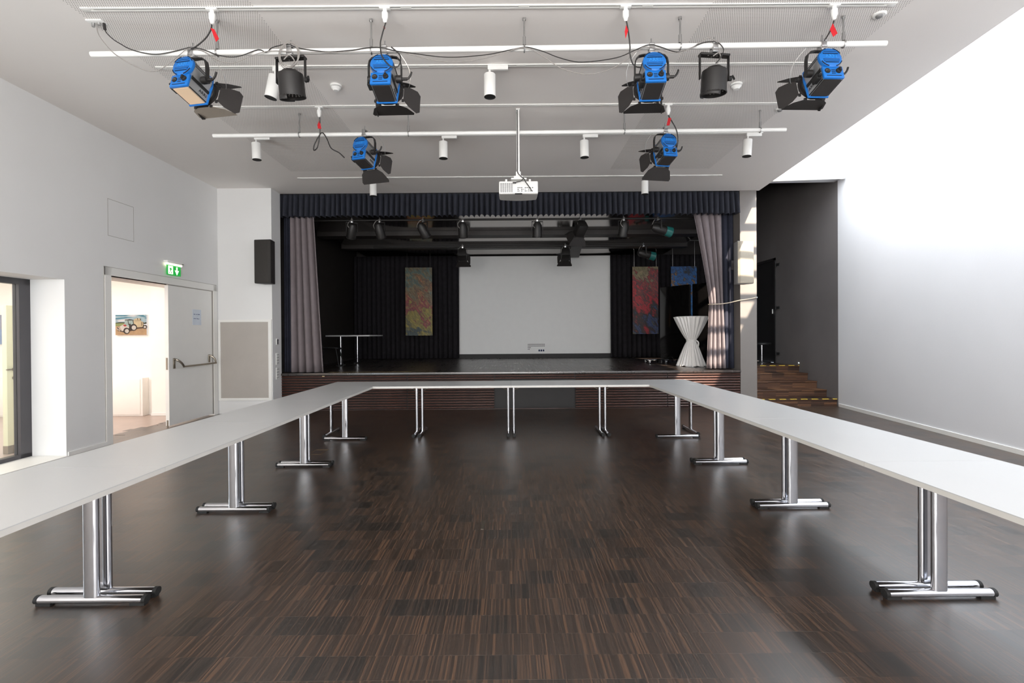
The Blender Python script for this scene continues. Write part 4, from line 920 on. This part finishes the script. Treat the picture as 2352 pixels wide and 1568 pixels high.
# ------------------------------------------------------------------ projector
t = thing('projector', 'white ceiling projector on a long white pole in the middle of the hall', 'projector', (.135, 6.0, 3.255))
MB().box((-.018, .06, .20), (.018, .096, ZC - 3.255)).cbox((0, .078, ZC - 3.255 - .006), (.05, .05, .012)).build('pole', M_WHITE, t, bevel=.004)
mn = MB().box((-.09, .0, .10), (.10, .17, .115)).box((-.055, .03, .115), (.055, .13, .15)).box((-.03, .05, .15), (.03, .11, .21)).build('mount_head', M_WHITE, t, bevel=.003)
for x, y in ((-.15, .02), (.14, .02), (-.14, .25), (.14, .25)): MB().cyl((x, y, .075), (x, y, .10), .014, 10).build('mount_foot', M_WHITE, mn)
def body(u, v, w): return (u, v, w)
outl = [(-.235, 0), (.235, 0), (.24, .02), (.235, .28)] + [(.235 - .47*k/10, .28 + .045*math.sin(PI*k/10)) for k in range(1, 10)] + [(-.235, .28), (-.24, .02)]
hb = MB().prism(outl, body, -.075, .075).build('case', M_PROJ, t, bevel=.010)
MB().prism([(u*.97, .01 + v*.95) for u, v in outl], body, -.080, -.074).build('base_plate', mat('projector_underside', (196, 194, 190), .5), hb)
g = MB()
for i in range(6):
    for j in range(8): g.box((-.222 + i*.026, -.003, -.060 + j*.0145), (-.222 + i*.026 + .02, .0, -.060 + j*.0145 + .008))
g.build('vent_grille', M_PROJG, hb, smooth=0)
pp = MB().box((-.02, -.004, -.06), (.20, .001, .015)).build('port_panel', M_PLASTW, hb, smooth=0)
g = MB(); rr = random.Random(3)
for i in range(9):
    for j in range(3):
        if rr.random() < .82: g.box((-.012 + i*.022, -.0065, -.052 + j*.02), (-.012 + i*.022 + rr.choice((.008, .012, .015)), -.004, -.052 + j*.02 + .009))
g.build('port', M_PRINT, pp, smooth=0)
MB().box((-.045, -.004, -.085), (.045, .01, -.073)).build('foot_catch', M_RUBBER, hb, smooth=0)
MB().tube(smooth_path([(-.008, .05, ZC - 3.275), (-.008, .05, .3), (-.008, .02, .19), (.03, -.02, .125), (.06, -.03, .10), (.09, -.03, .05), (.14, -.03, -.02), (.16, -.005, -.05)]), .0055, 8).tube(smooth_path([(.06, -.03, .10), (.03, -.035, .065), (-.02, -.03, .055), (-.05, -.008, .05)]), .005, 8).cbox((-.05, -.012, .05), (.04, .03, .014)).build('lead', M_CABLE, t)
# ------------------------------------------------------------------ loudspeakers
def speaker(p, rz, label, g, cab, br=.40):
    t = thing('loudspeaker', label, 'speaker', p, rz, 'wall loudspeakers')
    tz = [(-.13, 0), (.13, 0), (.155, .05), (.155, .06), (.09, .26), (-.09, .26), (-.155, .06), (-.155, .05)]
    MB().prism([(-.16, .035), (.16, .035), (.10, .27), (-.10, .27)], body, -.4, .4).build('cabinet', cab, t, bevel=.008)
    MB().prism([(-.158, .03), (-.12, .0), (.12, .0), (.158, .03), (.158, .036), (-.158, .036)], body, -.39, .39).build('grille', g, t, bevel=.006)
    MB().cyl((0, .10, .395), (0, .10, .404), .035, 20).build('flying_point', M_RUBBER, t)
    b = MB().box((-.02, .25, -.06), (.02, br, .06)).box((-.06, br - .02, -.09), (.06, br, .09)).build('bracket', M_FRAME, t, bevel=.003); return t
speaker((-4.49, 8.935, 2.825), -.1, 'black loudspeaker on the white wall end left of the stage', M_GRILLE, M_SPK, .315)
speaker((4.47, 9.18, 2.78), .10, 'grey loudspeaker on the pillar right of the stage, half in sun', M_GRILLEG, M_SPKG, .425)
# ------------------------------------------------------------------ lamps in the stage loft
lb = thing('stage_bar', 'dark pipe across the stage just behind the valance', 'lighting bar', (0, 10.3, 3.87), 0, 'pipes above the stage')
MB().cyl((-4.4, 0, 0), (4.4, 0, 0), .022, 12).build('tube', M_LBLACK, lb)
lb = thing('stage_bar', 'dark pipe across the rear of the stage before the screen', 'lighting bar', (0, 12.4, 3.69), 0, 'pipes above the stage')
MB().cyl((-3.4, 0, 0), (4.2, 0, 0), .022, 12).build('tube', M_LBLACK, lb)
def stage_lamp(u, Y, z, pan, tilt, kind, label, lead=True):
    x = P(u, 520, Y).x
    t = thing('stage_spot', label, 'stage light', (x, Y, z), pan, 'black lamps above the stage')
    MB().box((-.02, -.03, -.05), (.02, .03, .03)).cyl((0, 0, .03), (0, 0, .06), .008, 8).build('clamp', M_ZINC, t, bevel=.003)
    a = MB()
    for s in (-1, 1): a.box((s*.115 - .004, -.016, -.24), (s*.115 + .004, .016, -.05))
    a.box((-.118, -.02, -.06), (.118, .02, -.045)); a.build('yoke', M_LBLACK, t)
    T = Matrix.Translation((0, 0, -.22)) @ Matrix.Rotation(tilt, 4, 'X')
    if kind == 'box':
        h = MB().prism([(-.10, -.10), (.10, -.10), (.10, .06), (.06, .11), (-.06, .11), (-.10, .06)], lambda p, q, w: (p, w, q), -.16, .12).build('housing', M_LBLACK, t, bevel=.006)
        f = MB().box((-.11, .12, -.11), (.11, .13, .11)).build('barn_frame', M_BARN, t); f.matrix_local = T
        for k in range(4):
            o = link('barn_door', FM['flap_big' if k % 2 == 0 else 'flap_small'], f); o.matrix_local = Matrix.Rotation(-k*PI/2, 4, 'Y') @ Matrix.Translation((0, .13, -.11)) @ Matrix.Rotation(-.35, 4, 'X')
    else:
        h = MB().lathe([(0, .16), (.05, .16), (.095, .09), (.098, -.14), (.105, -.145), (.105, -.155), (.092, -.155), (.092, -.12), (0, -.12)], 28, R=Matrix.Rotation(PI/2, 3, 'X')).build('housing', M_LBLACK, t)
        if kind == 'gel': g_ = MB().lathe([(.102, -.155), (.112, -.30)], 28, R=Matrix.Rotation(PI/2, 3, 'X')).build('gel_tube', M_TEAL, t); g_.matrix_local = T; solid(g_, .003)
    h.matrix_local = T
    if lead: MB().tube(smooth_path([(.03, -.02, .01), (-.05, -.06, -.03), (-.10, -.08, -.12), (-.06, -.10, -.2)]), .006, 6).build('lead', M_CABLEG, t)
for (u, Y, z, pan, tilt, kind, lab) in ((808, 10.3, 3.87, .5, -.9, 'can', 'black lamp above the stage, farthest left'), (872, 10.3, 3.87, -.2, -1.0, 'can', 'black lamp above the stage, second from left'),
        (972, 10.3, 3.87, -.6, -.9, 'can', 'black lamp above the stage over the olive painting'), (1063, 10.3, 3.87, 0, -1.1, 'can', 'black lamp above the stage at the left edge of the screen'),
        (1234, 10.3, 3.87, 0, -1.25, 'can', 'black lamp above the stage below the projector'), (1332, 10.3, 3.87, .35, -.7, 'box', 'black lamp with barn doors above the screen, right of the projector'),
        (1432, 10.3, 3.87, .2, -1.2, 'can', 'black lamp above the stage near the right edge of the screen'), (1512, 10.3, 3.87, -1.3, -.2, 'gel', 'black lamp with teal filter tube above the red painting'),
        (1062, 12.4, 3.69, 0, -.35, 'box', 'black lamp with barn doors on the rear stage pipe at the left of the screen'), (1298, 12.4, 3.69, 0, -.35, 'box', 'black lamp with barn doors on the rear stage pipe before the screen'),
        (1478, 12.4, 3.69, -1.3, -.2, 'gel', 'black lamp with teal filter tube on the rear stage pipe')):
    stage_lamp(u, Y, z, pan, tilt, kind, lab)
